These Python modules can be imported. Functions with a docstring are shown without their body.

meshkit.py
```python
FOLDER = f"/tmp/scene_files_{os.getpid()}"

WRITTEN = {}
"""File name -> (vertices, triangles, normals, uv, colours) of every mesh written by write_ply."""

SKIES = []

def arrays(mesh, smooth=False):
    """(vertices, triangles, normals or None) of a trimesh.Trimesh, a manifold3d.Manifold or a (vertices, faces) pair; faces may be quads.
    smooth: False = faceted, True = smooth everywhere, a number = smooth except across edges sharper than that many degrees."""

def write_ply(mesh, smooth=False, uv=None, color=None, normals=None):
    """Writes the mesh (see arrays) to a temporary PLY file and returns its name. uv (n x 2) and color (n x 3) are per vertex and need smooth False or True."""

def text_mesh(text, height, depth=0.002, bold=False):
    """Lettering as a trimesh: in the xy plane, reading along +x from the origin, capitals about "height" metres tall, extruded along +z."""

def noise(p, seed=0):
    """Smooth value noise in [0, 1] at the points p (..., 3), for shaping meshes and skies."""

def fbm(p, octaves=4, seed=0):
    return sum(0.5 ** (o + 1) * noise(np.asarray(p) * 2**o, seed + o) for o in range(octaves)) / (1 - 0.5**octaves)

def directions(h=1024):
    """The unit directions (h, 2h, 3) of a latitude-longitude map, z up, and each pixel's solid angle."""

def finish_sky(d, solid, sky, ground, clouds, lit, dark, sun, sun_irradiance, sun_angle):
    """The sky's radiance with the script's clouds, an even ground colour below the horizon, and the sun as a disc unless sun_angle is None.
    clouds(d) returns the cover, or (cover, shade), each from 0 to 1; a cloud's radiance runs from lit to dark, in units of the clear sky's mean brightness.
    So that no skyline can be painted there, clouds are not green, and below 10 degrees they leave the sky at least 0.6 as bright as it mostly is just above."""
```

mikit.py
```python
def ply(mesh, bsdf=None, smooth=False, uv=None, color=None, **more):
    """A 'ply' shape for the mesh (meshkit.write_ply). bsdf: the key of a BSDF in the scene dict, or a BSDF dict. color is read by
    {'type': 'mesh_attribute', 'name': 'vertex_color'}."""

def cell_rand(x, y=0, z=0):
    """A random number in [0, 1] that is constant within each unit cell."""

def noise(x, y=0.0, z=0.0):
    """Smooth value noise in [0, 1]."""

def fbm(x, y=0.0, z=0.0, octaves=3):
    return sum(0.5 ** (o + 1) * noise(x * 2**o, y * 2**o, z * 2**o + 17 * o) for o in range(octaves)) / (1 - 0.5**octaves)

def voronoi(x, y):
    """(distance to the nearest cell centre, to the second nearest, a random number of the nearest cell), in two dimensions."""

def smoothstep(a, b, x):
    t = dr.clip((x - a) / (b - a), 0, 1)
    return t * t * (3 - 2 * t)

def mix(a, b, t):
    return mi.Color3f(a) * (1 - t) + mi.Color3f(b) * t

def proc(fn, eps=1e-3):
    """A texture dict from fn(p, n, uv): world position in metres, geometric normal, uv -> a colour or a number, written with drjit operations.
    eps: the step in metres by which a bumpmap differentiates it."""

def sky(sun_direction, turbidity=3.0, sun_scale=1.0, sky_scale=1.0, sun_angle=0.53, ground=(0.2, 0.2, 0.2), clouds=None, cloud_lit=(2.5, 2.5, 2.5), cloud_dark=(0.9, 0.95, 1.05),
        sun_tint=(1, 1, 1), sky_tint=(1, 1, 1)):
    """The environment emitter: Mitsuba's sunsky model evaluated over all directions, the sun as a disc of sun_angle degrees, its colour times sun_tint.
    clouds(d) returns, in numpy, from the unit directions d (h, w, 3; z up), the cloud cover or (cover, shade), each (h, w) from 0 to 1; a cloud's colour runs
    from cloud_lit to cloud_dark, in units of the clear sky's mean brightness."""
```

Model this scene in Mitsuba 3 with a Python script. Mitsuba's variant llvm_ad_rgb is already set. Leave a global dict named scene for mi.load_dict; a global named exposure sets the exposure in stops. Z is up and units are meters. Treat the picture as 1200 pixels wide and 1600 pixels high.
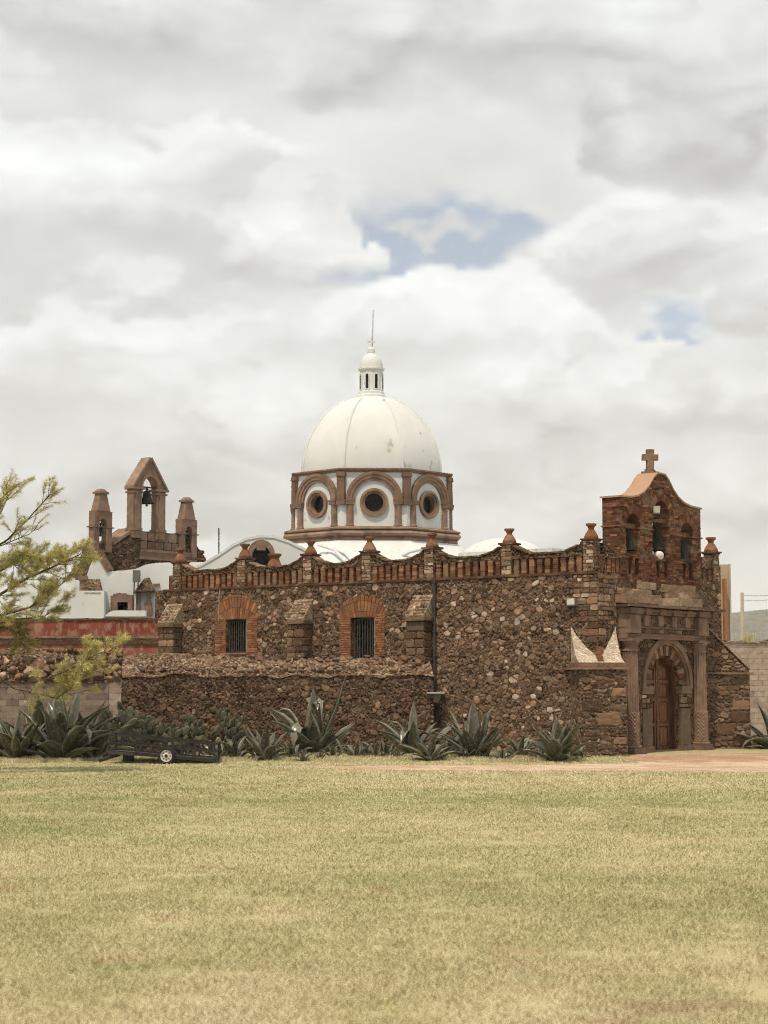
import math
import numpy as np
import trimesh
import mitsuba as mi
import drjit as dr
import mikit
import meshkit
import shapely
from shapely.geometry import Polygon, box as sbox, Point, LineString
from shapely import affinity
from scipy.spatial import Voronoi
from mikit import proc, smoothstep, mix
from mikit import noise as tn, fbm as tf, voronoi as tv

T = mi.ScalarTransform4f
scene, labels = {}, {}
# ------------------------------------------------------------------ camera, sky, exposure
FOC, CAM_H = 2850.0, 2.4                       # focal length in pixels of the 1200 wide photograph, eye height
PITCH = math.atan(265 / FOC)
CAM = np.array([0, 0, CAM_H])
FWD = np.array([0, math.cos(PITCH), math.sin(PITCH)])
UP = np.array([0, -math.sin(PITCH), math.cos(PITCH)])
scene['camera'] = {'type': 'thinlens', 'fov': math.degrees(2 * math.atan(600 / FOC)), 'fov_axis': 'x', 'near_clip': 0.5, 'far_clip': 12000.0,
                   'aperture_radius': 0.014, 'focus_distance': 61.0,
                   'to_world': T().look_at(origin=CAM.tolist(), target=(CAM + FWD).tolist(), up=[0, 0, 1])}
exposure = 1.66


def at(px, py, Y):
    """the point at depth Y seen at this pixel of the photograph"""
    d = FWD + np.array([1.0, 0, 0]) * (px - 600) / FOC + UP * (800 - py) / FOC
    return CAM + d * Y / d[1]


def clouds(d):
    az = np.degrees(np.arctan2(d[..., 0], d[..., 1]))
    el = np.degrees(np.arcsin(np.clip(d[..., 2], -1, 1)))
    q = d * np.array([1, 1, 1.6])
    n1 = meshkit.fbm(q * 14, 6, 3)
    n2 = meshkit.fbm(q * 14 + 31.7, 6, 9)
    n3 = meshkit.fbm(q * 38 + 5.1, 5, 21)
    n4 = meshkit.fbm(q * 5 + 11, 4, 33)
    wq = q + (np.stack([n1, n2, n3], -1) - .5) * .06
    bil = sum(.5 ** (k + 1) * np.abs(2 * meshkit.noise(wq * 16 * 2 ** k, 60 + k) - 1) for k in range(4)) / .94
    wx, wy = (n1 - .5) * 4.6 + (bil - .5) * 1.9, (n2 - .5) * 3.8 + (bil - .5) * 1.7
    ss = lambda a, b, x: (lambda t: t * t * (3 - 2 * t))(np.clip((x - a) / (b - a), 0, 1))
    shade = np.clip(.40 + (n4 - .5) * .7 + (n2 - .5) * .55 + (.5 - bil) * .25, 0, 1)
    cover = np.ones_like(az)
    # holes of blue sky, then heaps of cloud in front of them, far ones first: (azimuth, elevation, half width, half height, tone)
    for cx, cy, rx, ry in ((.2, 13.25, 2.7, 1.5), (2.3, 13.9, 2.4, .9), (6.6, 13.0, .9, .3), (8.8, 10.3, 1.6, 1.1), (-9.0, 21.3, 2.2, .8), (40, 25, 9, 5), (-60, 30, 10, 6), (120, 35, 14, 7), (-150, 28, 12, 6)):
        r = np.hypot((az - cx + wx * .7) / rx, (el - cy + wy * .7) / ry)
        cover *= 1 - ss(1.25, .5, r) * np.clip(1.3 - 1.25 * ss(.47, .74, n3), 0, 1)
    heaps = [(-6, 20.3, 9, 2.6, .22), (4, 19.4, 9, 2.4, .30), (11, 17, 6, 2.2, .40), (8.6, 13.0, 4.6, 1.9, .04), (-9.5, 14.4, 8.8, 2.7, .06), (-2.8, 13.6, 2.2, 1.5, .08),
             (13.0, 11.6, 3.0, 2.4, .2), (2.0, 9.7, 5.6, 3.5, -.06), (6.2, 8.4, 3.4, 2.5, .06), (-8.5, 9.4, 6.8, 2.6, .04), (11, 8.2, 4.0, 1.7, .22), (-3.0, 7.6, 3.8, 2.2, .2),
             (5, 6.0, 3.6, 1.3, .4), (-9, 5.6, 6, 1.6, .38), (10, 5.2, 5.5, 1.6, .36), (0, 4.2, 8, 1.4, .5)]
    rng = np.random.default_rng(4)
    puffs = []
    for h in heaps:                              # heads of cloud piled along the upper rim of each heap
        puffs.append(h)
        for _ in range(7 if h[4] < .15 else 3):
            t = rng.uniform(.1, 3.04)
            k = rng.uniform(.45, .85)
            puffs.append((h[0] + h[2] * k * math.cos(t), h[1] + h[3] * k * .8 * math.sin(t) - .1, h[2] * rng.uniform(.16, .34), h[3] * rng.uniform(.22, .42), h[4] + rng.uniform(-.10, .16)))
    heaps = puffs
    for _ in range(46):
        c = rng.uniform(-180, 180), rng.uniform(4, 40)
        if abs(c[0]) > 17 or c[1] > 26:
            heaps.append((c[0], c[1], rng.uniform(6, 14), rng.uniform(2, 5), rng.uniform(.05, .4)))
    for cx, cy, rx, ry, tone in heaps:
        da = (az - cx + 180) % 360 - 180
        x, y = (da + wx) / rx, (el - cy + wy) / ry
        r = np.hypot(x, np.where(y < 0, y * .8, y))
        a = ss(1.0, .88, r) * np.where(y < -.3, ss(-1.25, -.3, y), 1)
        own = np.clip(tone + .06 + .52 * min(1, ry / 1.9) * ss(.35, -.8, y) + (.5 - bil) * .55 + (n1 - .5) * .75, 0, 1)
        shade = shade * (1 - a) + own * a
        cover = np.maximum(cover, a)
    return np.maximum(cover, .40), shade


scene['sky'] = mikit.sky((-0.42, -0.92, 2.05), turbidity=3.5, sun_scale=0.8, sun_angle=2.5, clouds=clouds, ground=(.2, .19, .12),
                         cloud_lit=(3.12, 3.22, 3.22), cloud_dark=(1.58, 1.60, 1.60), sun_tint=(1.0, .985, .965))


# ------------------------------------------------------------------ materials
def add_bsdf(name, fn, bump=None, scale=1.0, eps=4e-3, **pr):
    if pr:
        b = {'type': 'principled', 'base_color': proc(fn), **pr}
    else:
        b = {'type': 'diffuse', 'reflectance': proc(fn)}
    if bump is not None:
        b = {'type': 'bumpmap', 'height': proc(bump, eps=eps), 'scale': scale, 'nested': b}
    scene[name] = {'type': 'twosided', 'nested': b}


def ramp(t, *cols):
    """colours spread evenly over t from 0 to 1"""
    out = mi.Color3f(cols[0])
    for k in range(1, len(cols)):
        out = mix(out, cols[k], dr.clip(t * (len(cols) - 1) - (k - 1), 0, 1))
    return out


def rough_bump(p, n, uv):
    return tf(p.x * 9, p.y * 9, p.z * 9, 3) * .03


def c_stone(p, n, uv):
    g = tf(p.x * 11, p.y * 11, p.z * 11, 3)
    s = tn(p.x * 45, p.y * 45, p.z * 45)
    k = smoothstep(.5, .72, tf(p.x * 24 + 3, p.y * 24, p.z * 24, 2))
    c = ramp(uv.x, (.038, .025, .018), (.090, .058, .040), (.158, .105, .071), (.275, .20, .14), (.46, .385, .305)) * (.42 + .8 * g + .4 * s)
    c = c * mix((.90, .98, 1.06), (1.12, .97, .88), uv.y)
    return mix(c, (.26, .20, .145), k * .32)


def c_mortar(p, n, uv):
    g = tf(p.x * 2.2, p.y * 2.2, p.z * 2.2, 3)
    s = tf(p.x * 17, p.y * 17, p.z * 17, 2)
    k = tn(p.x * 31, p.y * 31, p.z * 31)
    return ramp(dr.clip(g * .6 + uv.x - .30 + (s - .5) * 1.5 + (k - .5) * .7, 0, 1), (.022, .0145, .0105), (.074, .047, .032), (.150, .100, .068), (.225, .163, .116), (.38, .30, .225))


def c_brick(p, n, uv):
    g = tf(p.x * 8, p.y * 8, p.z * 8, 3)
    m = smoothstep(.52, .74, tf(p.x * 2.1 + 7, p.y * 2.1, p.z * 2.1, 3) * .8 + .25 * g)
    return mix(ramp(uv.x, (.045, .024, .018), (.092, .046, .032), (.19, .088, .050), (.36, .20, .12)) * (.65 + .7 * g), (.24, .19, .14), m * .55)


def c_brick_new(p, n, uv):
    g = tf(p.x * 8, p.y * 8, p.z * 8, 3)
    m = smoothstep(.55, .74, tf(p.x * 2.3 + 2, p.y * 2.3, p.z * 2.3, 3) * .8 + .25 * g)
    return mix(ramp(uv.x, (.085, .038, .023), (.165, .069, .037), (.25, .110, .056), (.33, .17, .10)) * (.65 + .7 * g), (.16, .115, .085), m * .7)


def c_pink(p, n, uv):
    g = tf(p.x * 5, p.y * 5, p.z * 5, 3)
    d = smoothstep(.52, .75, tf(p.x * 2.4, p.y * 2.4, p.z * 1.1 + 9, 3))
    return mix(ramp(uv.x, (.125, .083, .062), (.215, .146, .110), (.32, .23, .178)) * (.7 + .6 * g), (.10, .072, .056), d * .6)


def c_white(p, n, uv):
    g = tf(p.x * 1.3, p.y * 1.3, p.z * .5, 3)
    s = smoothstep(.66, .80, tf(p.x * 3.1, p.y * 3.1, p.z * 1.2, 3) * .85 + .15 * tn(p.x * 7, p.y * 7, p.z * 7))
    return mix(mi.Color3f(.61, .637, .64) * (.88 + .2 * g), (.36, .33, .27), s * .75)


def c_red(p, n, uv):
    g = tf(p.x * 1.6, p.y * 1.6, p.z * 1.1, 3)
    s = tf(p.x * 9, p.y * 9, p.z * 3.5, 3)
    return mix(ramp(dr.clip(g * 1.2 - .1, 0, 1), (.13, .034, .025), (.20, .062, .045), (.27, .125, .095)), (.33, .21, .165), smoothstep(.46, .70, s) * .62)


def c_pebble(p, n, uv):
    a, b, w = tv(p.x * 15 + p.z * 6, p.y * 15 + p.z * 14)
    g = tf(p.x * 3, p.y * 3, p.z * 3, 3)
    return ramp(dr.clip(w * .5 + uv.x - .25, 0, 1), (.20, .145, .10), (.40, .32, .235), (.66, .61, .53)) * (.45 + .55 * smoothstep(.0, .22, b - a)) * (.7 + .6 * g)


def c_wood(p, n, uv):
    g = tf(p.x * 22, p.y * 22, p.z * 1.3, 3)
    return ramp(dr.clip(g * 1.3 - .3 + uv.x - .4, 0, 1), (.055, .026, .013), (.13, .060, .029), (.23, .115, .058))


def c_block(p, n, uv):
    g = tf(p.x * 6, p.y * 6, p.z * 6, 3)
    return ramp(uv.x, (.15, .112, .088), (.28, .22, .178), (.44, .36, .30)) * (.65 + .7 * g)


def c_lawn(p, n, uv):
    a = tf(p.x * .16, p.y * .16, 0.0, 3)
    b = tf(p.x * .9 + 5, p.y * .9, 0.0, 3)
    c = tn(p.x * 26, p.y * 26, 0.0)
    return mix(ramp(dr.clip(a * .75 + b * .6 - .2 + (c - .5) * .25, 0, 1), (.26, .26, .135), (.36, .33, .19), (.44, .385, .25)), (.30, .21, .13), bare(p) * .5)


def bare(p):
    return smoothstep(.735, .80, tf(p.x * .9 + 3, p.y * .8, 0.0, 3))


def c_blade(p, n, uv):
    a = tf(p.x * .16, p.y * .16, 0.0, 3)
    b = tf(p.x * .9 + 5, p.y * .9, 0.0, 3)
    t = dr.clip(a * .75 + b * .6 - .16 + (uv.x - .5) * .48, 0, 1)
    return mix(ramp(t, (.25, .265, .125), (.39, .375, .205), (.48, .435, .27), (.57, .50, .35)) * (.8 + .4 * uv.y), (.38, .27, .165), bare(p) * .45)


def c_path(p, n, uv):
    g = tf(p.x * 1.4, p.y * 1.4, 0.0, 3)
    s = tn(p.x * 14, p.y * 14, 0.0)
    return ramp(dr.clip(g + (s - .5) * .5 + uv.x - .5, 0, 1), (.30, .19, .125), (.42, .31, .22), (.52, .42, .31))


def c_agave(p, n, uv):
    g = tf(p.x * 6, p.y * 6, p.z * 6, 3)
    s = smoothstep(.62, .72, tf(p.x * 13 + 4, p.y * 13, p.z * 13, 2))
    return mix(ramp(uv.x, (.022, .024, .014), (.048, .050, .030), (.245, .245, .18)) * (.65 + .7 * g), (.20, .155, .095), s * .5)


def c_cactus(p, n, uv):
    a, b, w = tv((p.x + p.y * .4) * 19, p.z * 19)
    return mix(ramp(uv.x, (.020, .023, .013), (.045, .048, .028), (.13, .125, .082)), (.20, .18, .12), smoothstep(.26, .1, a) * .6)


def c_needle(p, n, uv):
    return ramp(uv.x, (.14, .135, .045), (.37, .34, .13), (.62, .56, .26))


def c_bark(p, n, uv):
    return mi.Color3f(.085, .060, .042) * (.5 + tf(p.x * 20, p.y * 20, p.z * 8, 3))


def c_metal(p, n, uv):
    g = tf(p.x * 9, p.y * 9, p.z * 9, 3)
    return ramp(uv.x, (.012, .011, .010), (.05, .046, .042), (.30, .29, .27), (.62, .60, .54)) * (.75 + .5 * g)


def c_hill(p, n, uv):
    g = tf(p.x * .006, p.y * .003, p.z * .02, 3)
    s = tf(p.x * .05, p.y * .02, p.z * .1, 2)
    return ramp(dr.clip(g * 1.5 - .4 + (s - .5) * .6, 0, 1), (.030, .036, .028), (.060, .062, .046), (.12, .105, .075))


def c_tan(p, n, uv):
    return ramp(uv.x, (.30, .13, .075), (.42, .33, .23), (.45, .42, .38)) * (.85 + .3 * tf(p.x * 2, p.y * 2, p.z, 3))


add_bsdf('mat_stone', c_stone, rough_bump, 1.6)
add_bsdf('mat_mortar', c_mortar, lambda p, n, uv: tf(p.x * 13, p.y * 13, p.z * 13, 3) * .12, 1.0)
add_bsdf('mat_brick', c_brick)
add_bsdf('mat_brick_new', c_brick_new)
add_bsdf('mat_pink', c_pink, rough_bump, .35)
add_bsdf('mat_white', c_white)
add_bsdf('mat_red', c_red)
add_bsdf('mat_pebble', c_pebble, lambda p, n, uv: tf(p.x * 20, p.y * 20, p.z * 20, 2) * .02, 1.0)
add_bsdf('mat_wood', c_wood, roughness=.55, specular=.3)
add_bsdf('mat_block', c_block, rough_bump, .3)
add_bsdf('mat_lawn', c_lawn)
add_bsdf('mat_blade', c_blade)
add_bsdf('mat_path', c_path, lambda p, n, uv: tf(p.x * 9, p.y * 9, 0.0, 3) * .02, 1.0)
add_bsdf('mat_agave', c_agave, roughness=.3, specular=.7)
add_bsdf('mat_cactus', c_cactus, roughness=.6, specular=.3)
scene['mat_needle'] = {'type': 'twosided', 'nested': {'type': 'diffuse', 'reflectance': proc(c_needle)}}
add_bsdf('mat_bark', c_bark)
add_bsdf('mat_metal', c_metal, roughness=.6, specular=.3)
add_bsdf('mat_hill', c_hill)
add_bsdf('mat_bronze', lambda p, n, uv: mi.Color3f(.022, .021, .018) * (.5 + tf(p.x * 9, p.y * 9, p.z * 9, 3)), roughness=.85, specular=.12)
add_bsdf('mat_tan', c_tan)
scene['mat_glass'] = {'type': 'principled', 'base_color': {'type': 'rgb', 'value': [.012, .012, .012]}, 'roughness': .3, 'specular': .15}


# ------------------------------------------------------------------ mesh helpers
class MB:
    def __init__(s):
        s.v, s.f, s.u, s.n = [], [], [], 0

    def add(s, v, f, uv=(.5, .5)):
        v, f = np.asarray(v, float), np.asarray(f, int)
        if f.shape[1] == 4:
            f = np.vstack([f[:, [0, 1, 2]], f[:, [0, 2, 3]]])
        uv = np.asarray(uv, float)
        s.v.append(v), s.f.append(f + s.n), s.u.append(np.broadcast_to(uv, (len(v), 2)) if uv.ndim == 1 else uv)
        s.n += len(v)
        return s

    def ply(s, bsdf, smooth=False):
        return mikit.ply((np.vstack(s.v), np.vstack(s.f)), bsdf, smooth=smooth, uv=np.vstack(s.u) if isinstance(smooth, bool) else None)


used = {}


def key_for(base):
    n = used.get(base, 0)
    used[base] = n + 1
    return base if n == 0 else f'{base}_{n:03d}'


def put(base, mb, bsdf, smooth=False, kind=None, label=None):
    k = key_for(base)
    scene[k] = mb.ply(bsdf, smooth)
    if kind or label:
        labels[k] = {a: b for a, b in (('kind', kind), ('label', label)) if b}
    return k


def tag(k, label, cat=None, group=None, kind=None):
    labels[k] = {a: b for a, b in (('label', label), ('category', cat), ('group', group), ('kind', kind)) if b}
    return k


def thing(base, label, cat, group=None):
    return tag(key_for(base), label, cat, group)


BOXF = np.array([[0, 1, 3, 2], [4, 6, 7, 5], [0, 4, 5, 1], [2, 3, 7, 6], [0, 2, 6, 4], [1, 5, 7, 3]])


class Fr:
    """a frame: u along, w outward, z up"""
    def __init__(s, o, u, n, z=(0, 0, 1)):
        s.o, s.u, s.n, s.z = (np.asarray(x, float) for x in (o, u, n, z))

    def P(s, a):
        a = np.asarray(a, float)
        return s.o + a[..., 0:1] * s.u + a[..., 1:2] * s.n + a[..., 2:3] * s.z

    def box(s, mb, u0, u1, w0, w1, z0, z1, uv=(.5, .5), jit=None):
        c = np.array([[a, b, c] for a in (u0, u1) for b in (w0, w1) for c in (z0, z1)])
        if jit is not None:
            c = c + jit[0].uniform(-jit[1], jit[1], (8, 3))
        return mb.add(s.P(c), BOXF, uv)

    def extrude(s, mb, poly, w0, w1, uv=(.5, .5)):
        for g in getattr(poly, 'geoms', [poly]):
            if g.is_empty or g.geom_type != 'Polygon' or g.area < 1e-6:
                continue
            tm = trimesh.creation.extrude_polygon(g, w1 - w0, engine='earcut')
            v = np.array(tm.vertices)
            mb.add(s.P(np.c_[v[:, 0], v[:, 2] + w0, v[:, 1]]), tm.faces, uv)
        return mb

    def px(s, px, py, w=0.0):
        """(u, z) of the point of the plane w seen at this pixel"""
        d = at(px, py, 1.0) - CAM
        o = s.o + s.n * w
        p = CAM + d * (((o - CAM) @ s.n) / (d @ s.n))
        return (p - o) @ s.u, p[2] - s.o[2]


def lathe(mb, c, prof, n=24, uv=(.5, .5), phase=0.0, squash=None):
    a = np.arange(n) * 2 * np.pi / n + phase
    prof = np.asarray(prof, float)
    v = np.stack([c[0] + prof[:, :1] * np.cos(a), c[1] + prof[:, :1] * np.sin(a), c[2] + prof[:, 1:] + a * 0], -1).reshape(-1, 3)
    m, i = len(prof), np.arange(n)
    f = np.vstack([np.stack([k * n + i, k * n + (i + 1) % n, (k + 1) * n + (i + 1) % n, (k + 1) * n + i], 1) for k in range(m - 1)])
    return mb.add(v, f, uv)


def tube(mb, pts, rad, n=6, uv=(.5, .5)):
    pts = np.asarray(pts, float)
    rad = np.broadcast_to(np.asarray(rad, float), (len(pts),))
    t = np.gradient(pts, axis=0)
    t /= np.linalg.norm(t, axis=1, keepdims=True) + 1e-12
    ref = np.array([0, 0, 1.0]) if abs(t[0][2]) < .9 else np.array([1.0, 0, 0])
    a1 = np.cross(t, ref)
    a1 /= np.linalg.norm(a1, axis=1, keepdims=True) + 1e-12
    a2 = np.cross(t, a1)
    ang = np.arange(n) * 2 * np.pi / n
    v = (pts[:, None] + rad[:, None, None] * (a1[:, None] * np.cos(ang)[None, :, None] + a2[:, None] * np.sin(ang)[None, :, None])).reshape(-1, 3)
    i, m = np.arange(n), len(pts)
    f = np.vstack([np.stack([k * n + i, k * n + (i + 1) % n, (k + 1) * n + (i + 1) % n, (k + 1) * n + i], 1) for k in range(m - 1)])
    mb.add(v, f, uv)
    e = np.array([[j, (j + 1) % n, (j + 2) % n] for j in range(0, n - 1, 1)][:0] or [[0, j, j + 1] for j in range(1, n - 1)])
    mb.add(v[:n], e, uv)
    return mb.add(v[-n:], e, uv)


def bar(mb, a, b, t=.04, uv=(.2, .5), up=(0, 0, 1.0), t2=None):
    """a square bar from a to b"""
    a, b, up = (np.asarray(x, float) for x in (a, b, up))
    d = b - a
    d /= np.linalg.norm(d)
    s = np.cross(d, up)
    if np.linalg.norm(s) < 1e-3:
        s = np.cross(d, [1.0, 0, 0])
    s /= np.linalg.norm(s)
    q = np.cross(s, d)
    t2 = t if t2 is None else t2
    return mb.add([x + i * s * t / 2 + j * q * t2 / 2 for x in (a, b) for i in (-1, 1) for j in (-1, 1)], BOXF, uv)


def ring_poly(r0, r1, cx, cz, a0=0, a1=180, n=28):
    a = np.radians(np.linspace(a0, a1, n))
    return Polygon(np.vstack([np.c_[cx + r1 * np.cos(a), cz + r1 * np.sin(a)], np.c_[cx + r0 * np.cos(a), cz + r0 * np.sin(a)][::-1]]))


def arch_poly(cx, hw, z0, zs, pointed=0.0, n=18):
    """an opening: half width hw, sill z0, springing zs; pointed > 0 raises a point"""
    a = np.linspace(0, np.pi, n)
    return Polygon(np.vstack([[[cx + hw, z0]], np.c_[cx + hw * np.cos(a), zs + hw * (1 + pointed) * np.sin(a) ** (1.0 if not pointed else .8)], [[cx - hw, z0]]]))


# ---- stones
def scatter(poly, radii, seed, aspect):
    rng = np.random.default_rng(seed)
    x0, z0, x1, z1 = poly.bounds
    cell = max(radii)
    grid, pts = {}, []
    for r in radii:
        n = int(2.4 * poly.area / (r * r * .8))
        c = np.c_[rng.uniform(x0, x1, n), rng.uniform(z0, z1, n)]
        for x, z in c[shapely.contains_xy(poly, c[:, 0], c[:, 1])]:
            gx, gz = int(x // cell), int(z * aspect // cell)
            ok = True
            for i in (-1, 0, 1):
                for j in (-1, 0, 1):
                    for (qx, qz, qr) in grid.get((gx + i, gz + j), ()):
                        if (qx - x) ** 2 + ((qz - z) * aspect) ** 2 < ((r + qr) * .5) ** 2:
                            ok = False
                            break
                    if not ok:
                        break
                if not ok:
                    break
            if ok:
                grid.setdefault((gx, gz), []).append((x, z, r))
                pts.append((x, z))
    return np.array(pts)


def rubble(poly, radii, seed, aspect=1.3, joint=.014):
    pts = scatter(poly, radii, seed, aspect) * [1, aspect]
    far = 1e3
    vor = Voronoi(np.vstack([pts, [[far, 0], [-far, 0], [0, far], [0, -far]]]))
    out = []
    shapely.prepare(poly)
    for k in range(len(pts)):
        reg = vor.regions[vor.point_region[k]]
        if -1 in reg or len(reg) < 3:
            continue
        pg = Polygon(vor.vertices[reg] / [1, aspect])
        if not poly.contains(pg):
            pg = pg.intersection(poly)
        pg = pg.buffer(-joint)
        if pg.geom_type == 'MultiPolygon':
            pg = max(pg.geoms, key=lambda g: g.area)
        if pg.is_empty or pg.area < .0009:
            continue
        out.append(pg)
    return out


def coursed(u0, u1, z0, z1, hs, ratio, seed, joint=.012, drop=0.0):
    rng = np.random.default_rng(seed)
    out, z = [], z0
    while z < z1 - .04:
        h = rng.uniform(*hs)
        if z1 - z - h < hs[0] * .6:
            h = z1 - z
        u = u0
        while u < u1 - .03:
            w = h * rng.uniform(*ratio)
            if u1 - u - w < h * .6:
                w = u1 - u
            if rng.random() >= drop:
                out.append(sbox(u + joint, z + joint * rng.uniform(.6, 1.5), u + w - joint, z + h - joint))
            u += w
        z += h
    return [g for g in out if g.area > .002]


def stone_mesh(pg, fr, rng, h, w=0.0, n=9, uv=(.5, .5), soft=True):
    mb = MB()
    if soft:
        c = np.array(pg.simplify(.012).exterior.coords)[:-1]
        if rng.random() < .55:
            c = c + rng.normal(0, .012, c.shape)
        q_ = rng.choice([.08, .16, .25])
        c = np.vstack([np.stack([(1 - q_) * a + q_ * b, q_ * a + (1 - q_) * b]) for a, b in zip(c, np.roll(c, -1, 0))])
        ls = shapely.LinearRing(c)
        ring = np.array([ls.interpolate(t, normalized=True).coords[0] for t in np.arange(n) / n])
        k1, k2 = .92, .6
    else:
        x0, z0, x1, z1 = pg.bounds
        b = min(x1 - x0, z1 - z0) * .14
        ring = np.array([[x0 + b, z0], [x1 - b, z0], [x1, z0 + b], [x1, z1 - b], [x1 - b, z1], [x0 + b, z1], [x0, z1 - b], [x0, z0 + b]])
        ring += rng.uniform(-b * .35, b * .35, ring.shape)
        k1, k2, n = .975, .86, 8
    c = ring.mean(0)
    tilt = rng.uniform(-.35, .35, 2) * h / max(.05, math.sqrt(pg.area))
    rings = []
    for k, ww in ((1.0, -.04), (k1, h * .72), (k2, h)):
        q = c + (ring - c) * k
        ww = ww if k == 1.0 else ww + (q - c) @ tilt + rng.uniform(-.12, .12, n) * h
        rings.append(np.c_[q[:, 0], w + (ww + np.zeros(n)), q[:, 1]])
    v = np.vstack(rings + [[[c[0], w + h * 1.04, c[1]]]])
    i = np.arange(n)
    j = (i + 1) % n
    f = np.vstack([np.stack([i, j, j + n], 1), np.stack([i, j + n, i + n], 1), np.stack([i + n, j + n, j + 2 * n], 1), np.stack([i + n, j + 2 * n, i + 2 * n], 1), np.stack([i + 2 * n, j + 2 * n, i * 0 + 3 * n], 1)])
    return mb.add(fr.P(v), f, uv)


def lay_stones(base, polys, fr, seed, most, tone, hmax=.07, name='stone', bsdf='mat_stone', soft=True, w=0.0, weight=None):
    """the largest 'most' stones as entries of their own, the rest as one part of small stones"""
    rng = np.random.default_rng(seed)
    order = sorted(range(len(polys)), key=lambda k: -polys[k].area * (1 if weight is None else weight(polys[k].centroid)))
    rest = MB()
    for q, k in enumerate(order):
        pg = polys[k]
        c = pg.centroid
        size = math.sqrt(pg.area)
        t = float(np.clip(tone(c.x, c.y, size, rng), .02, .98))
        if rng.random() < (.62 if size < .12 else .42 if size < .19 else .12):
            continue
        m = stone_mesh(pg, fr, rng, min(hmax, size * .22) * rng.uniform(.1, 1.1), w, uv=(t, rng.random()), soft=soft)
        if q < most:
            put(f'{base}__{name}', m, bsdf)
        else:
            rest.add(m.v[0], m.f[0], m.u[0])
    if rest.n:
        put(f'{base}__small_{name}s', rest, bsdf, kind='stuff')


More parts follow.
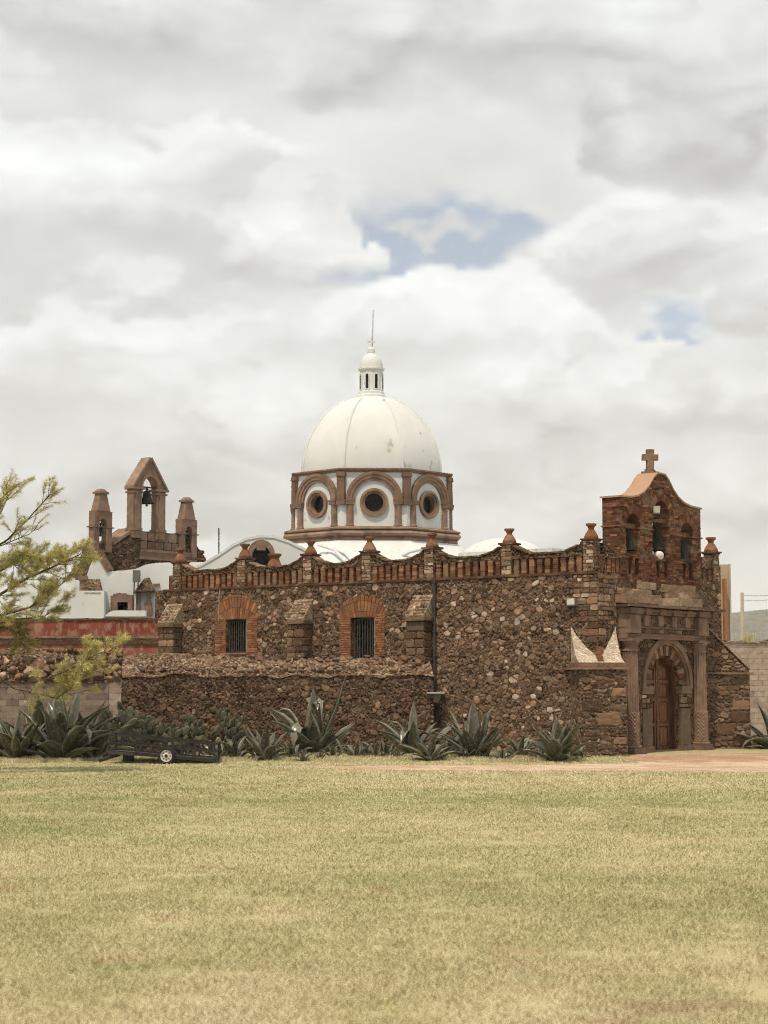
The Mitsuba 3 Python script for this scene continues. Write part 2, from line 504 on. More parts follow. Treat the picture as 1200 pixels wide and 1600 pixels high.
def brick_rows(mb, fr, region, bw, bh, seed, w0=-.03, w1=.015, tone=.45, joint=.012, miss=.03):
    """courses of bricks over a region of the plane"""
    rng = np.random.default_rng(seed)
    x0, z0, x1, z1 = region.bounds
    z, odd, out = z0, 0, []
    while z + bh <= z1 + .01:
        line = region.intersection(LineString([(x0 - 1, z + bh / 2), (x1 + 1, z + bh / 2)]))
        for seg in getattr(line, 'geoms', [line]):
            if seg.is_empty or seg.geom_type != 'LineString':
                continue
            a, b = sorted((seg.coords[0][0], seg.coords[-1][0]))
            u = a - (bw / 2 if odd else 0) * rng.uniform(.7, 1.3)
            while u < b - .02:
                e = min(u + bw * rng.uniform(.85, 1.15), b)
                s = max(u, a)
                if e - s > .03 and rng.random() > miss:
                    q = MB()
                    d = rng.uniform(-.012, .012)
                    fr.box(q, s + joint / 2, e - joint / 2, w0, w1 + d, z + joint / 2, z + bh - joint / 2, (np.clip(tone + rng.normal(0, .2), .02, .98), rng.random()))
                    out.append(q)
                    mb.add(q.v[0], q.f[0], q.u[0])
                u = e if e < b else b
        z += bh
        odd ^= 1
    return out


# ------------------------------------------------------------------ frames of the chapel: its long side wall recedes to the left, its front to the right
A = math.radians(38)
ES, NS = np.array([-math.cos(A), math.sin(A), 0]), np.array([-math.sin(A), -math.cos(A), 0])
EF, NF = np.array([math.sin(A), math.cos(A), 0]), np.array([math.cos(A), -math.sin(A), 0])
C1 = np.array([7.043, 60.0, 0])
S, F = Fr(C1, ES, NS), Fr(C1, EF, NF)
U2 = 8.6                                        # far corner of the front
C2 = C1 + EF * U2
DG, RG = (NS + NF) / math.sqrt(2), (EF + NF) / math.sqrt(2)   # diagonals of the two corner buttresses

# ------------------------------------------------------------------ ground
gx = np.concatenate([[-6000, -1500, -300, -90], np.linspace(-45, 45, 46), [90, 300, 1500, 6000]])
gy = np.concatenate([[-400, -60], np.linspace(0, 75, 38), [110, 300, 1200, 9000]])
GX, GY = np.meshgrid(gx, gy)
idx = np.arange(GX.size).reshape(GX.shape)
gf = np.stack([idx[:-1, :-1], idx[:-1, 1:], idx[1:, 1:], idx[1:, :-1]], -1).reshape(-1, 4)
tag(put('lawn', MB().add(np.c_[GX.ravel(), GY.ravel(), GX.ravel() * 0], gf), 'mat_lawn'), 'dry mown lawn in front of the stone chapel', 'lawn', kind='structure')


def wavy(pts, amp, seed, step=.35):
    """a closed outline with an uneven edge"""
    ls = shapely.LinearRing(pts)
    n = int(ls.length / step)
    q = np.array([ls.interpolate(t, normalized=True).coords[0] for t in np.arange(n) / n])
    o = np.stack([meshkit.fbm(np.c_[q * .9, q[:, 0] * 0 + k], 4, seed + k) - .5 for k in (1, 7)], 1)
    return Polygon(q + o * amp * 2).buffer(0)


def ground_at(px, py):
    d = at(px, py, 1.0) - CAM
    p = CAM + d * (-CAM[2] / d[2])
    return p[:2]


PATH = wavy([ground_at(*q) for q in ((470, 1200), (560, 1197), (700, 1196), (860, 1196), (985, 1193), (1010, 1179.5), (1110, 1178.5), (1330, 1180), (1330, 1207), (1100, 1206.5), (900, 1205), (700, 1204), (560, 1203))], .45, 3)
APRON = wavy([ground_at(*q) for q in ((975, 1188), (985, 1179), (1110, 1176.5), (1330, 1178), (1330, 1188), (1130, 1190.5), (1040, 1192.5))], .3, 8)
G0 = Fr((0, 0, 0), (1, 0, 0), (0, 0, 1), (0, 1, 0))
tag(put('dirt_path', G0.extrude(MB(), PATH, -.02, .006, (.62, .5)), 'mat_path'), 'bare pale earth path crossing the lawn towards the arched door', 'path', kind='structure')
tag(put('earth_apron', G0.extrude(MB(), APRON, -.02, .011, (.22, .5)), 'mat_path'), 'reddish bare earth in front of the arched chapel door', 'earth', kind='structure')

# distant hill ridge
hx = np.linspace(-5200, 5200, 261)
rows = []
for k, (Y, s) in enumerate(((2300, 0), (2700, .45), (3100, .8), (3500, 1.0), (4200, .7), (5200, .0))):
    prof = 30 + 185 * np.clip((hx - 250) / 1100, 0, 1) ** .8 + 60 * np.clip((-hx - 2200) / 1500, 0, 1)
    nz = meshkit.fbm(np.c_[hx * .004, hx * 0 + Y * .004, hx * 0], 5, 5) - .5
    rows.append(np.c_[hx, hx * 0 + Y + nz * 150, np.maximum(-2, (prof + nz * 70) * s - (2 if s == 0 else 0))])
hv = np.vstack(rows)
n = len(hx)
hf = np.vstack([np.stack([np.arange(n - 1) + k * n, np.arange(1, n) + k * n, np.arange(1, n) + (k + 1) * n, np.arange(n - 1) + (k + 1) * n], 1) for k in range(len(rows) - 1)])
tag(put('hills', MB().add(hv, hf), 'mat_hill'), 'hazy scrub covered hill rising beyond the grey block wall', 'hill', kind='structure')

# ------------------------------------------------------------------ the stone chapel
CH = thing('stone_chapel', 'old brown rubble stone chapel with brick balustrade, bell wall and arched door', 'chapel')
TOP = 6.0
WIN = [(15.56, 16.62, 3.5, 4.77, 15.0, 17.2, 5.72), (9.35, 10.45, 3.2, 4.71, 8.88, 10.99, 5.5)]     # opening and brick field
BUT = [(6.77, 7.57), (12.3, 13.12), (18.98, 19.8)]
PIER = [.34, 3.61, 6.9, 9.73, 12.53, 15.84, 19.29]
side = sbox(0, -.3, 20.0, TOP)
field = sbox(0, -.1, 20.0, TOP - .07)
brick_fields = []
for (a, b, z0, z1, o0, o1, zt) in WIN:
    side = side.difference(sbox(a, z0, b, z1))
    cu, hw = (o0 + o1) / 2, (o1 - o0) / 2
    zs = z1 + .18
    fan = Polygon([(o1, z0 - .25), (o1, zs)] + [(cu + hw * math.cos(t), zs + (zt - zs) * math.sin(t) ** .8) for t in np.linspace(.15, math.pi - .15, 12)] + [(o0, zs), (o0, z0 - .25)])
    brick_fields.append(fan)
    field = field.difference(fan.buffer(-.05)).difference(sbox(a, z0, b, z1))
W1 = put(CH + '__side_wall', S.extrude(MB(), side, -.7, 0, (.42, .5)), 'mat_mortar')
for a, b in BUT:
    field = field.difference(sbox(a - .02, -1, b + .02, 5.42))
field = field.difference(sbox(7.6, -1, 21, 2.45)).difference(sbox(-.1, -1, .78, 3.0)).difference(Polygon([(-.1, 2.9), (.8, 2.9), (1.13, 4.3), (.75, 4.2), (.4, 3.5), (-.1, 3.05)]))
quoin = sbox(0, 3.4, .95, TOP - .08).difference(Polygon([(-.1, 2.9), (.9, 2.9), (1.2, 4.35), (.75, 4.25), (.4, 3.5), (-.1, 3.05)]))
field = field.difference(quoin.buffer(.01))
rng = np.random.default_rng(9)
for fr_ in (S, F):
    for pg in coursed(0, .95, 3.4, TOP - .08, (.13, .26), (1.3, 2.6), 10 + (fr_ is F), .012, .05):
        if quoin.buffer(.01).contains(pg):
            put(W1 + '__quoin', stone_mesh(pg, fr_, rng, .04, 0, uv=(np.clip(.46 + rng.normal(0, .18), 0, 1), rng.random()), soft=False), 'mat_stone')
side_stones = rubble(field, (.42, .27, .17, .11, .075), 11, 1.3, .008)


def side_tone(x, z, size, rng):
    t = .36 + rng.normal(0, .15)
    if rng.random() < (.20 if z > 3.9 else .10) * (1.6 if size > .17 else .6):
        t += .42
    if x < 6.7:
        t += .07 - .10 * (z > 5.2)
    else:
        t -= .06
    return t


lay_stones(W1, side_stones, S, 12, 210, side_tone, .055, weight=lambda c: 1.0 if c.x < 13 else .8)
put(CH + '__side_wall__ledge', S.box(MB(), 0, 20.05, -.3, .06, TOP - .05, TOP + .03, (.35, .5)), 'mat_brick')

# windows with brick surrounds and iron bars
for k, ((a, b, z0, z1, o0, o1, zt), fan) in enumerate(zip(WIN, brick_fields)):
    w = put(CH + '__window', S.box(MB(), a - .1, b + .1, -.62, -.5, z0 - .1, z1 + .1), 'mat_glass')
    rng = np.random.default_rng(40 + k)
    put(w + '__brick_backing', S.extrude(MB(), fan.buffer(-.05).difference(sbox(a, z0, b, z1)), -.3, .012, (.25, .5)), 'mat_brick')
    lower = fan.intersection(sbox(o0 - 1, z0 - .3, a - .01, z1 + .12)).union(fan.intersection(sbox(b + .01, z0 - .3, o1 + 1, z1 + .12)))
    for q in brick_rows(MB(), S, lower, .30, .085, 50 + k, w0=0, w1=.032, tone=.64, joint=.02):
        put(w + '__brick', q, 'mat_brick_new')
    # standing bricks fan out over the lintel
    cu, cz = (a + b) / 2, z0 + .1
    th = np.linspace(math.radians(40), math.radians(140), 22)
    head = fan.intersection(sbox(o0 - 1, z1 + .01, o1 + 1, 9))
    for t0, t1 in zip(th[:-1], th[1:]):
        for r0, r1 in ((1.2, 1.62), (1.64, 2.0), (2.02, 2.4)):
            pg = Polygon([(cu + r * math.cos(t), cz + r * math.sin(t)) for r, t in ((r0, t0 + .007), (r1, t0 + .006), (r1, t1 - .006), (r0, t1 - .007))]).intersection(head)
            if pg.area > .004 and pg.geom_type == 'Polygon':
                put(w + '__brick', S.extrude(MB(), pg, 0, .03 + rng.uniform(-.008, .012), (np.clip(.62 + rng.normal(0, .16), 0, 1), rng.random())), 'mat_brick_new')
    put(w + '__frame', S.box(S.box(MB(), a, a + .05, -.48, -.02, z0, z1, (.9, .5)), a - .02, b + .02, -.3, .03, z0 - .06, z0 - .005, (.6, .5)), 'mat_stone')
    for u in np.linspace(a + .07, b - .07, 9):
        put(w + '__bar', tube(MB(), [S.P([u, -.12, z0 - .01]), S.P([u, -.12, z1 + .01])], .016, 6, (.36, .5)), 'mat_metal')
    for z in (z0 + .04, z0 + (z1 - z0) * .5, z1 - .04):
        put(w + '__crossbar', S.box(MB(), a, b, -.135, -.105, z - .014, z + .014, (.12, .5)), 'mat_metal')

# buttresses along the side wall
for k, (a, b) in enumerate(BUT):
    rng = np.random.default_rng(60 + k)
    B = put(CH + '__buttress', S.box(MB(), a + .02, b - .02, -.1, .48, -.1, 4.55, (.3, .5)), 'mat_mortar')
    zlo = -.05 if k == 0 else 2.4
    for pg in coursed(a, b, zlo, 4.5, (.2, .34), (1.1, 2.0), 61 + k, .012):
        put(B + '__block', stone_mesh(pg, S, rng, .035, .48, uv=(np.clip(.42 + rng.normal(0, .14), 0, 1), rng.random()), soft=False), 'mat_stone')
    sidef = Fr(S.P([a, 0, 0]), NS, -ES)                            # its flank towards the front of the chapel
    for pg in coursed(.0, .5, zlo, 4.5, (.2, .34), (.9, 1.6), 65 + k, .012):
        put(B + '__block', stone_mesh(pg, sidef, rng, .03, -.02, uv=(np.clip(.30 + rng.normal(0, .12), 0, 1), rng.random()), soft=False), 'mat_stone')
    put(B + '__slab', S.box(MB(), a - .07, b + .07, -.05, .60, 4.52, 4.64, (.5, .5), (rng, .012)), 'mat_stone')
    prof = [(0.5, 4.62), (.53, 4.72), (.0, 5.44), (-.1, 5.44), (-.1, 4.62)]
    cap = MB()
    for (p, q) in zip(prof, prof[1:] + prof[:1]):
        cap.add(S.P([[a - .02, p[0], p[1]], [b + .02, p[0], p[1]], [b + .02, q[0], q[1]], [a - .02, q[0], q[1]]]), [[0, 1, 2, 3]], (.35, .5))
    for u in (a - .02, b + .02):
        cap.add(S.P([[u, p[0], p[1]] for p in prof]), [[0, 1, 2], [0, 2, 3], [0, 3, 4]], (.3, .5))
    put(B + '__cap', cap, 'mat_pebble')
    rr = MB()
    for z in np.arange(4.78, 5.4, .11):
        wq = .53 * (5.44 - z) / .72
        for u in np.arange(a, b - .05, .16):
            S.box(rr, u + .01, u + .15, wq - .06, wq + .03, z - .05, z + .05, (np.clip(.66 + rng.normal(0, .15), 0, 1), .5), (rng, .02))
    put(B + '__cap_stones', rr, 'mat_stone', kind='stuff')


# balustrade: piers with urn finials, brick balusters, swept coping
def finial(base, c, s=1.0, uv=.62, rng=None):
    f = put(base, lathe(MB(), c, [(0, -.01), (.245 * s, -.01), (.25 * s, .05 * s), (.235 * s, .10 * s), (.135 * s, .27 * s), (.10 * s, .30 * s), (.10 * s, .36 * s), (.145 * s, .43 * s), (.18 * s, .45 * s), (.185 * s, .52 * s), (0, .52 * s)], 8, (uv, .5), math.pi / 8 + .3), 'mat_brick')
    return f


def pier(fr, u, k, holder):
    rng = np.random.default_rng(80 + k)
    p = put(holder + '__pier', fr.box(MB(), u - .2, u + .2, -.37, .04, TOP + .02, 7.06, (.5, .5)), 'mat_mortar')
    m = MB()
    for face, fr2 in ((0, Fr(fr.P([u, 0, 0]), fr.u, fr.n)), (1, Fr(fr.P([u - .2, -.165, 0]), -fr.n, -fr.u))):
        for pg in coursed(-.2, .2, TOP + .03, 7.05, (.06, .17), (1.2, 2.6), 90 + k * 3 + face, .009, drop=.12):
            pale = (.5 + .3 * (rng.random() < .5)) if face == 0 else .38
            q = stone_mesh(pg, fr2, rng, .02, .045 if face == 0 else 0, uv=(np.clip(pale + rng.normal(0, .12), 0, .98), rng.random()), soft=False)
            m.add(q.v[0], q.f[0], q.u[0])
    put(p + '__facing_stones', m, 'mat_stone', kind='stuff')
    fr.box(pl := MB(), u - .28, u + .28, -.45, .12, 7.07, 7.13, (.35, .5), (rng, .012))
    fr.box(pl, u - .24, u + .24, -.41, .08, 7.03, 7.075, (.3, .5), (rng, .01))
    put(p + '__plate', pl, 'mat_brick')
    finial(p + '__finial', fr.P([u, -.165, 7.13]), rng.uniform(.93, 1.05), [.64, .72, .60, .74, .62, .58, .68, .72][k % 8])


BAL = put(CH + '__balustrade', S.box(MB(), 0, 20.0, -.33, -.26, TOP, 6.6, (.42, .5)), 'mat_brick')
for k, u in enumerate(PIER):
    pier(S, u, k, BAL)


def coping(fr, a, b, seed, holder):
    rng = np.random.default_rng(seed)
    us = np.linspace(a, b, 25)
    e = np.minimum(us - a, b - us)
    top = 6.70 + .33 * np.clip(1 - e / 1.05, 0, 1) ** 1.8 + (meshkit.noise(np.c_[us * 5, us * 0, us * 0], seed) - .5) * .03
    put(holder + '__coping', fr.extrude(MB(), Polygon(list(zip(us, top)) + [(b, 6.55), (a, 6.55)]), -.34, .02, (.3, .5)), 'mat_mortar')
    lip = MB()
    for i in range(24):
        if rng.random() < .94:
            lip.add(fr.P([[uu, w, z + dz] for uu, z in ((us[i] + .005, top[i]), (us[i + 1] - .005, top[i + 1])) for w in (-.37, .065 + rng.uniform(-.015, .015)) for dz in (-.012, .045)]), BOXF, (np.clip(.40 + rng.normal(0, .2), 0, 1), .5))
    put(holder + '__coping_bricks', lip, 'mat_stone', kind='stuff')


def balusters(fr, a, b, seed, holder):
    rng = np.random.default_rng(seed)
    n = max(1, round((b - a) / .315))
    for i in range(n):
        u = a + (b - a) * (i + .5) / n
        m = MB()
        z = TOP + .03
        tone = rng.uniform(.42, .76)
        while z < 6.53:
            h = rng.uniform(.048, .062)
            d = rng.uniform(-.012, .012, 2)
            fr.box(m, u - .1 + d[0], u + .1 + d[0], -.28, .0 + d[1], z, min(z + h, 6.55), (np.clip(tone + rng.normal(0, .18), 0, 1), rng.random()))
            fr.box(m, u - .085, u + .085, -.27, -.015, z + h, z + h + .013, (.98, .5))
            z += h + .012
        put(holder + '__baluster', m, 'mat_brick')


for k, (a, b) in enumerate(zip(PIER[:-1], PIER[1:])):
    coping(S, a + .19, b - .19, 100 + k, BAL)
    balusters(S, a + .22, b - .22, 110 + k, BAL)

# rain pipe and its box at the foot, a thin conduit
pipe = put(CH + '__downpipe', tube(MB(), [S.P([6.62, .09, 1.9]), S.P([6.62, .09, TOP - .02])], .05, 8, (.28, .5)), 'mat_metal')
m = MB()
for z in np.arange(2.4, 5.9, .85):
    S.box(m, 6.55, 6.69, 0, .15, z, z + .04, (.15, .5))
put(pipe + '__bracket', m, 'mat_metal')
put(CH + '__conduit', tube(MB(), [S.P([16.98, .05, 4.7]), S.P([16.97, .05, TOP])], .012, 5, (.75, .5)), 'mat_metal')
put(CH + '__conduit', tube(MB(), [S.P([.55, .06, 5.45]), S.P([.55, .06, TOP])], .014, 5, (.2, .5)), 'mat_metal')

# ---- front wall
DOOR_U, DOOR_R, DOOR_Z = 4.27, .98, 2.36
opening = arch_poly(DOOR_U, DOOR_R, -.5, DOOR_Z)
front = sbox(0, -.3, U2, TOP).difference(opening)
W2 = put(CH + '__front_wall', F.extrude(MB(), front, -.7, 0, (.45, .5)), 'mat_mortar')
ff = sbox(0, -.1, U2, TOP - .05).difference(sbox(1.15, 3.6, 7.9, 5.75)).difference(sbox(1.75, -.2, 7.3, 3.9)).difference(sbox(-.1, -1, .8, 3.0)).difference(sbox(7.75, -1, 8.7, 2.75))
ff = ff.difference(sbox(-.1, 3.3, .97, 6)).difference(Polygon([(-.1, 2.9), (.8, 2.9), (1.13, 4.3), (.75, 4.2), (.4, 3.5), (-.1, 3.05)])).difference(Polygon([(7.3, 2.7), (8.7, 2.7), (8.7, 3.4), (7.6, 4.3), (7.3, 4.3)]))
lay_stones(W2, rubble(ff, (.38, .25, .16, .10), 21, 1.5, .010), F, 22, 70, lambda x, z, s, r: .40 + r.normal(0, .16) + (.1 if z > 4.6 else 0), .06)
put(CH + '__rear_wall', Fr(C1 + ES * 20, EF, NF).extrude(MB(), sbox(0, -.3, U2, TOP), -.5, 0, (.4, .5)), 'mat_mortar')
put(CH + '__far_wall', Fr(C2, ES, -NS).extrude(MB(), sbox(0, -.3, 20, 6.6), -.6, 0, (.4, .5)), 'mat_mortar')
put(CH + '__roof', S.box(MB(), .1, 20, -U2, -.1, 5.7, 5.85, (.4, .5)), 'mat_mortar')

# portal: columns, arch, entablature
PO = put(CH + '__portal', F.extrude(MB(), sbox(1.75, -.1, 7.3, 3.95).difference(arch_poly(DOOR_U, 1.60, -.5, 2.2)), 0, .10, (.4, .5)), 'mat_mortar')
pfield = sbox(2.3, .2, 6.7, 3.72).difference(arch_poly(DOOR_U, 1.75, -.5, 2.2))
rng = np.random.default_rng(5)
for pg in rubble(pfield, (.28, .2, .12), 31, 1.2, .012):
    put(PO + '__stone', stone_mesh(pg, F, rng, .03, .10, uv=(np.clip(.28 + rng.normal(0, .15), 0, 1), rng.random())), 'mat_stone')
put(PO + '__archivolt', F.extrude(F.extrude(MB(), ring_poly(1.55, 1.74, DOOR_U, 2.2, 0, 180, 40), .05, .20, (.55, .5)), ring_poly(1.47, 1.56, DOOR_U, 2.2, 0, 180, 40), .0, .145, (.6, .5)), 'mat_pink')
th = np.linspace(0, math.pi, 20)
for i, (t0, t1) in enumerate(zip(th[:-1], th[1:])):
    pg = Polygon([(DOOR_U + r * math.cos(t), (2.2 if r > 1.2 else DOOR_Z - .05) + r * math.sin(t)) for r, t in ((1.0, t0 + .012), (1.48, t0 + .01), (1.48, (t0 + t1) / 2), (1.48, t1 - .01), (1.0, t1 - .012), (1.0, (t0 + t1) / 2))])
    red = i % 2
    put(PO + '__voussoir', F.extrude(MB(), pg, -.34, .06 + rng.uniform(-.02, .02), (np.clip((.50 if red else .58) + rng.normal(0, .1), 0, 1), .5)), 'mat_brick' if red else 'mat_stone')
for s in (-1, 1):
    # jambs of dressed blocks with an impost
    x0, x1 = (DOOR_U + .98, DOOR_U + 1.72) if s > 0 else (DOOR_U - 1.72, DOOR_U - .98)
    put(PO + '__impost', F.box(F.box(MB(), x0 - .02, x1 + .04, -.4, .19, 2.12, 2.24, (.45, .5)), x0, x1, -.4, .16, 1.98, 2.12, (.55, .5)), 'mat_pink')
    for pg in coursed(x0, x1, 1.5, 1.97, (.14, .24), (1.0, 2.4), 33 + s, .012):
        put(PO + '__jamb_block', stone_mesh(pg, F, rng, .04, .09, uv=(np.clip(.5 + rng.normal(0, .2), 0, 1), rng.random()), soft=False), 'mat_stone')
    put(PO + '__dark_slab', F.box(MB(), x0 + .05, x1 - .08, -.2, .13, .22, 1.48, (.0, .5)), 'mat_block')
    put(PO + '__plinth', F.box(F.box(MB(), x0 - .05, x1 + .9 if s > 0 else x1 + .05, -.3, .2, -.05, .1, (.25, .5)), x0, x1, -.3, .16, .1, .21, (.3, .5)), 'mat_pink')


def column(u):
    c = F.P([u, .20, 0])
    m = MB()
    nt, zs = 72, np.concatenate([np.linspace(.32, 1.36, 44), np.linspace(1.38, 3.42, 12)])
    ths = np.arange(nt) * 2 * np.pi / nt
    g = []
    for z in zs:
        if z < 1.37:
            tri = np.abs(((ths * 5 / np.pi) % 2) - 1)
            ph = ((z / .135 + tri * 1.9) % 1.0)
            r = .27 + .05 * (np.abs(ph - .5) * 2) + 0 * ths
        else:
            r = .262 - .016 * (z - 1.4) / 2 + .021 * np.sign(np.cos(ths * 16)) * np.abs(np.cos(ths * 16)) ** .5
        g.append(np.c_[c[0] + r * np.cos(ths), c[1] + r * np.sin(ths), np.full(nt, z)])
    i = np.arange(nt)
    f = np.vstack([np.stack([k * nt + i, k * nt + (i + 1) % nt, (k + 1) * nt + (i + 1) % nt, (k + 1) * nt + i], 1) for k in range(len(zs) - 1)])
    m.add(np.vstack(g), f, (.55, .5))
    col = put(PO + '__column', m, 'mat_pink')
    put(col + '__base', lathe(F.box(F.box(MB(), u - .42, u + .40, -.1, .58, -.05, .10, (.3, .5)), u - .36, u + .35, -.08, .54, .10, .20, (.4, .5)), c, [(.0, .2), (.36, .2), (.38, .24), (.36, .28), (.31, .29), (.33, .32), (.28, .34)], 28, (.5, .5)), 'mat_pink')
    put(col + '__capital', lathe(MB(), c, [(.25, 3.40), (.29, 3.42), (.29, 3.46), (.25, 3.48), (.26, 3.58), (.31, 3.68), (.33, 3.74), (.29, 3.76), (.0, 3.78)], 28, (.5, .5)), 'mat_pink')
    put(col + '__abacus', F.box(MB(), u - .36, u + .34, -.1, .5, 3.75, 3.84, (.3, .5)), 'mat_pink')


UL, UR = F.px(988, 1090, .27)[0], F.px(1095, 1090, .27)[0]
for u in (UL, UR):
    column(u)
EN = put(PO + '__entablature', F.box(MB(), UL - .35, UR + .35, -.05, .22, 3.84, 4.9, (.30, .5)), 'mat_pink')
m = MB()
for (z0, z1, w, t) in ((3.84, 3.93, .30, .55), (3.93, 4.0, .34, .4), (4.2, 4.26, .30, .3), (4.66, 4.76, .34, .35), (4.76, 4.84, .40, .3)):
    F.box(m, UL - .38, UR + .38, 0, w, z0, z1, (t, .5))
put(EN + '__moulding', m, 'mat_pink')
for k, u in enumerate(np.linspace(UL, UR, 6)):
    big = k in (0, 5)
    m = F.box(MB(), u - (.36 if big else .17), u + (.36 if big else .17), .0, .44 if big else .33, 4.02 if big else 4.28, 4.64, (.6, .5))
    F.box(m, u - (.4 if big else .2), u + (.4 if big else .2), 0, .50 if big else .42, 4.66, 4.86, (.35, .5))
    put(EN + '__bracket', m, 'mat_pink')
rng = np.random.default_rng(15)
for pg in coursed(UL + .4, UR - .4, 4.03, 4.65, (.1, .2), (1.0, 2.2), 37, .014, .08):
    put(EN + '__frieze_stone', stone_mesh(pg, F, rng, .03, .22, uv=(np.clip(.45 + rng.normal(0, .16), 0, 1), rng.random()), soft=False), 'mat_stone')
m = MB()
us = np.linspace(1.12, 7.95, 15)
for a, b in zip(us[:-1], us[1:]):
    F.box(m, a + .004, b - .004, -.05, .54 + rng.uniform(-.025, .02), 4.90, 4.985, (.2 + .3 * rng.random(), .5), (rng, .008))
put(PO + '__cornice', m, 'mat_pink')
# stepped pale blocks on the cornice, left and right of the gap
for (px0, px1, y0, y1, w) in ((979, 1034, 929, 943, .46), (974.5, 1019, 920.5, 929, .26), (998, 1026, 909, 921, .10), (1046.6, 1098, 935, 948, .46), (1044, 1092, 927, 935, .26), (1035.5, 1087, 914, 928, .10)):
    a, zt = F.px(px0, (y0 + y1) / 2 - (2 if px0 < 1020 else 3), w)
    b, zz = F.px(px1, (y0 + y1) / 2 + 2, w)
    zc = F.px((px0 + px1) / 2, (y0 + y1) / 2, w)[1]
    hh = (y1 - y0) / 45.5 / 2
    q = np.array([0, 1.])
    ue = np.linspace(a, b, 4)
    for i in range(3):
        put(PO + '__step_block', F.box(MB(), ue[i] + .004, ue[i + 1] - .004, -.1, w + rng.uniform(-.012, .012), zc - hh, zc + hh, (.58 + .3 * rng.random(), .5), (rng, .03)), 'mat_stone')

# the door: two panelled wooden leaves set deep in the arch
D = put(CH + '__door', F.extrude(MB(), arch_poly(DOOR_U, 1.05, -.1, DOOR_Z), -.46, -.36, (.28, .5)), 'mat_wood')
for s in (-1, 1):
    x0, x1 = (DOOR_U + .02, DOOR_U + .95) if s > 0 else (DOOR_U - .95, DOOR_U - .02)
    m = MB()
    for (a, b, c, d) in ((x0, x0 + .12, .0, 3.1), (x1 - .12, x1, .0, 2.9), (x0, x1, .0, .16), (x0, x1, .86, .98), (x0, x1, 1.72, 1.84), (x0, x1, 2.34, 2.46)):
        F.box(m, a, b, -.37, -.30 + (.003 if d - c > 2 else 0), c, d, (.5, .5))
    leaf = put(D + '__leaf_frame', m, 'mat_wood')
    for (c, d) in ((.18, .84), (1.0, 1.70), (1.86, 2.32), (2.48, 2.95)):
        put(D + '__panel', F.box(F.box(MB(), x0 + .15, x1 - .15, -.37, -.34, c + .02, d - .02, (.55, .5)), x0 + .24, x1 - .24, -.37, -.315, c + .1, d - .1, (.66, .5)), 'mat_wood')
put(D + '__astragal', F.box(MB(), DOOR_U - .045, DOOR_U + .045, -.34, -.265, 0, 3.2, (.4, .5)), 'mat_wood')
put(D + '__frame', F.extrude(MB(), arch_poly(DOOR_U, .99, -.05, DOOR_Z).difference(arch_poly(DOOR_U, .88, -.1, DOOR_Z)), -.36, -.06, (.22, .5)), 'mat_wood')  # added dark lining; the shade of the arch reveal is put into its colour
put(D + '__threshold', F.box(MB(), DOOR_U - 1.0, DOOR_U + 1.0, -.6, .1, -.05, .05, (.3, .5)), 'mat_pink')

# ---- corner buttresses, both set on the diagonal
RD = np.cross(DG, [0, 0, 1.0])
RD = -RD if RD[0] < 0 else RD
B1 = Fr(C1, RD, DG)
K1 = put(CH + '__corner_buttress', B1.box(MB(), -.78, .78, -1.0, .58, -.1, 2.85, (.5, .5)), 'mat_mortar')
rng = np.random.default_rng(71)
big = [(-.72, -.02, 1.44, 1.82, .16), (.16 - .38, .55, .98, 1.40, .56), (.28, .77, 1.93, 2.2, .6), (.2, .77, 1.48, 1.66, .4), (-.6, -.32, 1.86, 2.05, .2), (-.6, -.1, .66, .84, .3), (.32, .76, .38, .60, .62), (-.6, -.2, .28, .46, .2)]
taken = shapely.union_all([sbox(a, c, b, d).buffer(.03) for a, b, c, d, t in big])
for a, b, c, d, t in big:
    put(K1 + '__block', stone_mesh(sbox(a, c, b, d), B1, rng, .03, .58, uv=(t, rng.random()), soft=False), 'mat_stone')
for pg in rubble(sbox(-.78, -.05, .78, 2.78).difference(taken), (.3, .21, .13), 72, 1.8, .02):
    put(K1 + '__stone', stone_mesh(pg, B1, rng, .035, .58, uv=(np.clip(.33 + rng.normal(0, .16), 0, 1), rng.random())), 'mat_stone')
K1S = Fr(B1.P([-.78, .58, 0]), -DG, -RD)
K1R = Fr(B1.P([.78, .58, 0]), -DG, RD)
for fr in (K1S, K1R):
    for pg in rubble(sbox(.02, 0, 1.0, 2.78), (.3, .2), 73, 1.6, .016):
        put(K1 + '__stone', stone_mesh(pg, fr, rng, .03, 0, uv=(np.clip(.38 + rng.normal(0, .14), 0, 1), rng.random())), 'mat_stone')
put(K1 + '__slab', B1.box(B1.box(MB(), -.95, .84, -1.0, .70, 2.80, 2.86, (.6, .5), (rng, .01)), -.82, .80, -1.0, .62, 2.86, 3.02, (.5, .5)), 'mat_stone')
cv = [(.56, 3.01), (.3, 3.05), (0, 3.2), (-.3, 3.48), (-.6, 3.92), (-.84, 4.40), (-1.0, 4.75)]
m = MB()
rs = np.linspace(-.76, .76, 9)
gv = np.array([[r, w, z] for w, z in cv for r in rs])
gi = np.arange(len(cv) * 9).reshape(-1, 9)
m.add(B1.P(gv), np.stack([gi[:-1, :-1], gi[:-1, 1:], gi[1:, 1:], gi[1:, :-1]], -1).reshape(-1, 4), (.66, .5))
for r in (-.76, .76):
    m.add(B1.P([[r, w, z] for w, z in cv] + [[r, w, 2.9] for w, z in cv]), [[i, i + 1, i + 8, i + 7] for i in range(6)], (.45, .5))
put(K1 + '__cap', m, 'mat_pebble')
# brick ridge climbing the corner edge, through the cap
m = MB()
for i, z in enumerate(np.arange(3.04, 3.5, .065)):
    B1.box(m, -.09 + .02 * (i % 2), .1 - .02 * (i % 2), -.2, .34 - (z - 3.04) * .75, z, z + .058, (.6 + .2 * rng.random(), .5), (rng, .01))
put(K1 + '__brick_ridge', m, 'mat_brick')

